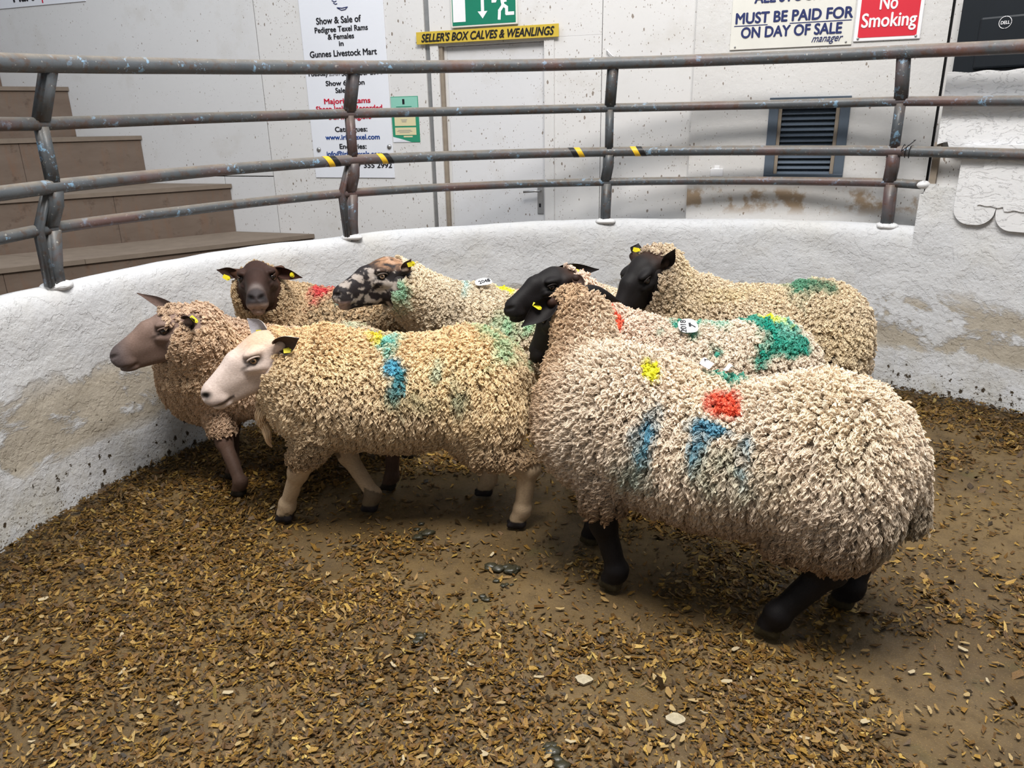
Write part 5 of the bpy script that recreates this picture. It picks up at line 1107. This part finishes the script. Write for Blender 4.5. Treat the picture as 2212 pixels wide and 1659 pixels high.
# the largest pale chips one by one
rs = np.random.RandomState(33); PALE = [simple('pale_chip_'+n_, c_, 0.55, 0.25, 0, 40, 0.12) for n_, c_ in (('a', (0.36, 0.255, 0.115)), ('b', (0.28, 0.175, 0.062)), ('c', (0.44, 0.36, 0.23)))]
cvs = []
for i in range(15):
    g = chip_variant(rs, 1.0)*np.array([1, rs.uniform(1.0, 1.9), 1]); me = bpy.data.meshes.new('wood_chip'); me.from_pydata([tuple(map(float, p)) for p in g], [], CHF); me.materials.append(PALE[(0, 1, 1, 0, 1, 2, 0, 1)[i % 8]]); me.update(); cvs.append(me)
cnt = 0
while cnt < 280:
    u = rs.uniform(0, 2212); v = 1658-abs(rs.normal(0, 1))*300
    if v < 900: continue
    p = on_z(u, v, 0.0)
    if math.hypot(p[0]-RC[0], p[1]-RC[1]) > RR-0.08: continue
    if rs.rand() < (u/2212)*0.55: continue
    o = bpy.data.objects.new('wood_chip', cvs[rs.randint(15)]); COL.objects.link(o); s_ = rs.uniform(0.65, 1.1); o.scale = (s_, s_, s_)
    o.location = (p[0], p[1], float(floor_z(np.array([p[:2]]))[0])+0.009); o.rotation_euler = (rs.normal(0, 0.12), rs.normal(0, 0.12), rs.rand()*6.28)
    tag(o, 'large pale wood chip lying loose on top of the trodden shavings', 'wood chip', 'large pale chips on the ring floor'); cnt += 1
# two white flakes and lumps of dung
def lumps(name, u, v, r, n, mat, label, cat, flat=0.6, seed=0):
    p = on_z(u, v, 0.0); rs2 = np.random.RandomState(seed); bm = bmesh.new()
    for i in range(n):
        q = rs2.normal(0, r*0.75, 2); rr = r*rs2.uniform(0.35, 0.7); k = bmesh.ops.create_icosphere(bm, subdivisions=2, radius=rr)
        for vv in k['verts']:
            f_ = 1+0.3*math.sin(vv.co.x*400+i)*math.sin(vv.co.y*310+i*2); vv.co = Vector((vv.co.x*f_*1.25+q[0], vv.co.y*f_+q[1], vv.co.z*flat*f_+rr*flat*0.8))
    o = bm_obj(name, bm, mat, None, True); o.location = (p[0], p[1], float(floor_z(np.array([p[:2]]))[0])); tag(o, label, cat); return o
M_DUNG = simple('dung', (0.035, 0.032, 0.018), 0.35, 0.5, 0, 60, 0.4, 0.5)
for i, (u, v, r, n, lb) in enumerate([(1090, 1232, 0.03, 9, 'largest dark dung clump, in the bright patch left of the near sheep front foot'), (1092, 1258, 0.018, 5, 'dark dung lump just below the largest dung clump'), (1046, 1285, 0.020, 5, 'dark dung clump down left of the largest dung clump'),
        (1135, 1342, 0.012, 2, 'small dark dung pellets below the bright floor patch'), (905, 1372, 0.02, 4, 'dark dung lump at the middle of the open floor'), (1195, 1633, 0.03, 6, 'dark dung clump at the bottom edge of the picture'),
        (785, 1520, 0.014, 3, 'small dark dung lump in the lower middle'), (905, 1150, 0.03, 5, 'greenish trodden dung patch in front of the white-faced sheep'), (2010, 860, 0.02, 4, 'dark muck lump at the foot of the wall behind the near sheep rump')]):
    lumps('dung_clump', u, v, r, n, M_DUNG, lb, 'dung', 0.55, i)
M_WFL = simple('white_flake', (0.42, 0.36, 0.25), 0.6, 0.2, 0, 70, 0.6, 0.6)
def flake(u, v, r, label, seed, asp=1.5):
    p = on_z(u, v, 0.0); rs2 = np.random.RandomState(seed); bm = bmesh.new(); k = 11; top = [bm.verts.new((asp*r*math.cos(6.283*i/k)*rs2.uniform(0.75, 1.1), r*math.sin(6.283*i/k)*rs2.uniform(0.75, 1.1), 0.006+0.004*rs2.rand())) for i in range(k)]
    c_ = bm.verts.new((0, 0, 0.013)); bot = [bm.verts.new((v_.co.x*0.95, v_.co.y*0.95, 0.0)) for v_ in top]
    for i in range(k): j = (i+1) % k; bm.faces.new((top[i], top[j], c_)); bm.faces.new((bot[i], bot[j], top[j], top[i]))
    bm.faces.new(bot[::-1]); o = bm_obj('paint_flake', bm, M_WFL); o.location = (p[0], p[1], float(floor_z(np.array([p[:2]]))[0])+0.004); o.rotation_euler = (0.05, 0.08, rs2.rand()*0.6-0.3); tag(o, label, 'flake')
flake(1262, 1467, 0.020, 'broad pale flake with brown blotches lying right of centre on the floor', 1); flake(1460, 1553, 0.022, 'crumbly white flake near the bottom right of the floor', 2, 1.3)
# straws hanging below the white-faced sheep
M_STRAW = simple('straw', (0.50, 0.40, 0.19), 0.55, 0.3)
for pts in ([(890, 975), (872, 1000), (868, 1030), (855, 1058)], [(895, 985), (888, 1000), (883, 1015)], [(878, 990), (893, 1005), (903, 1028)]):
    pp = [wp(u, v, 2.95) for u, v in pts]; o = tube('straw', [np.array(p) for p in pp], 0.0016, M_STRAW, None, 5); S = SHEEP['B']['root']
    o.data.transform((Matrix.Translation(S.location) @ S.rotation_euler.to_matrix().to_4x4()).inverted()); o.parent = S; o.name = 'straw'
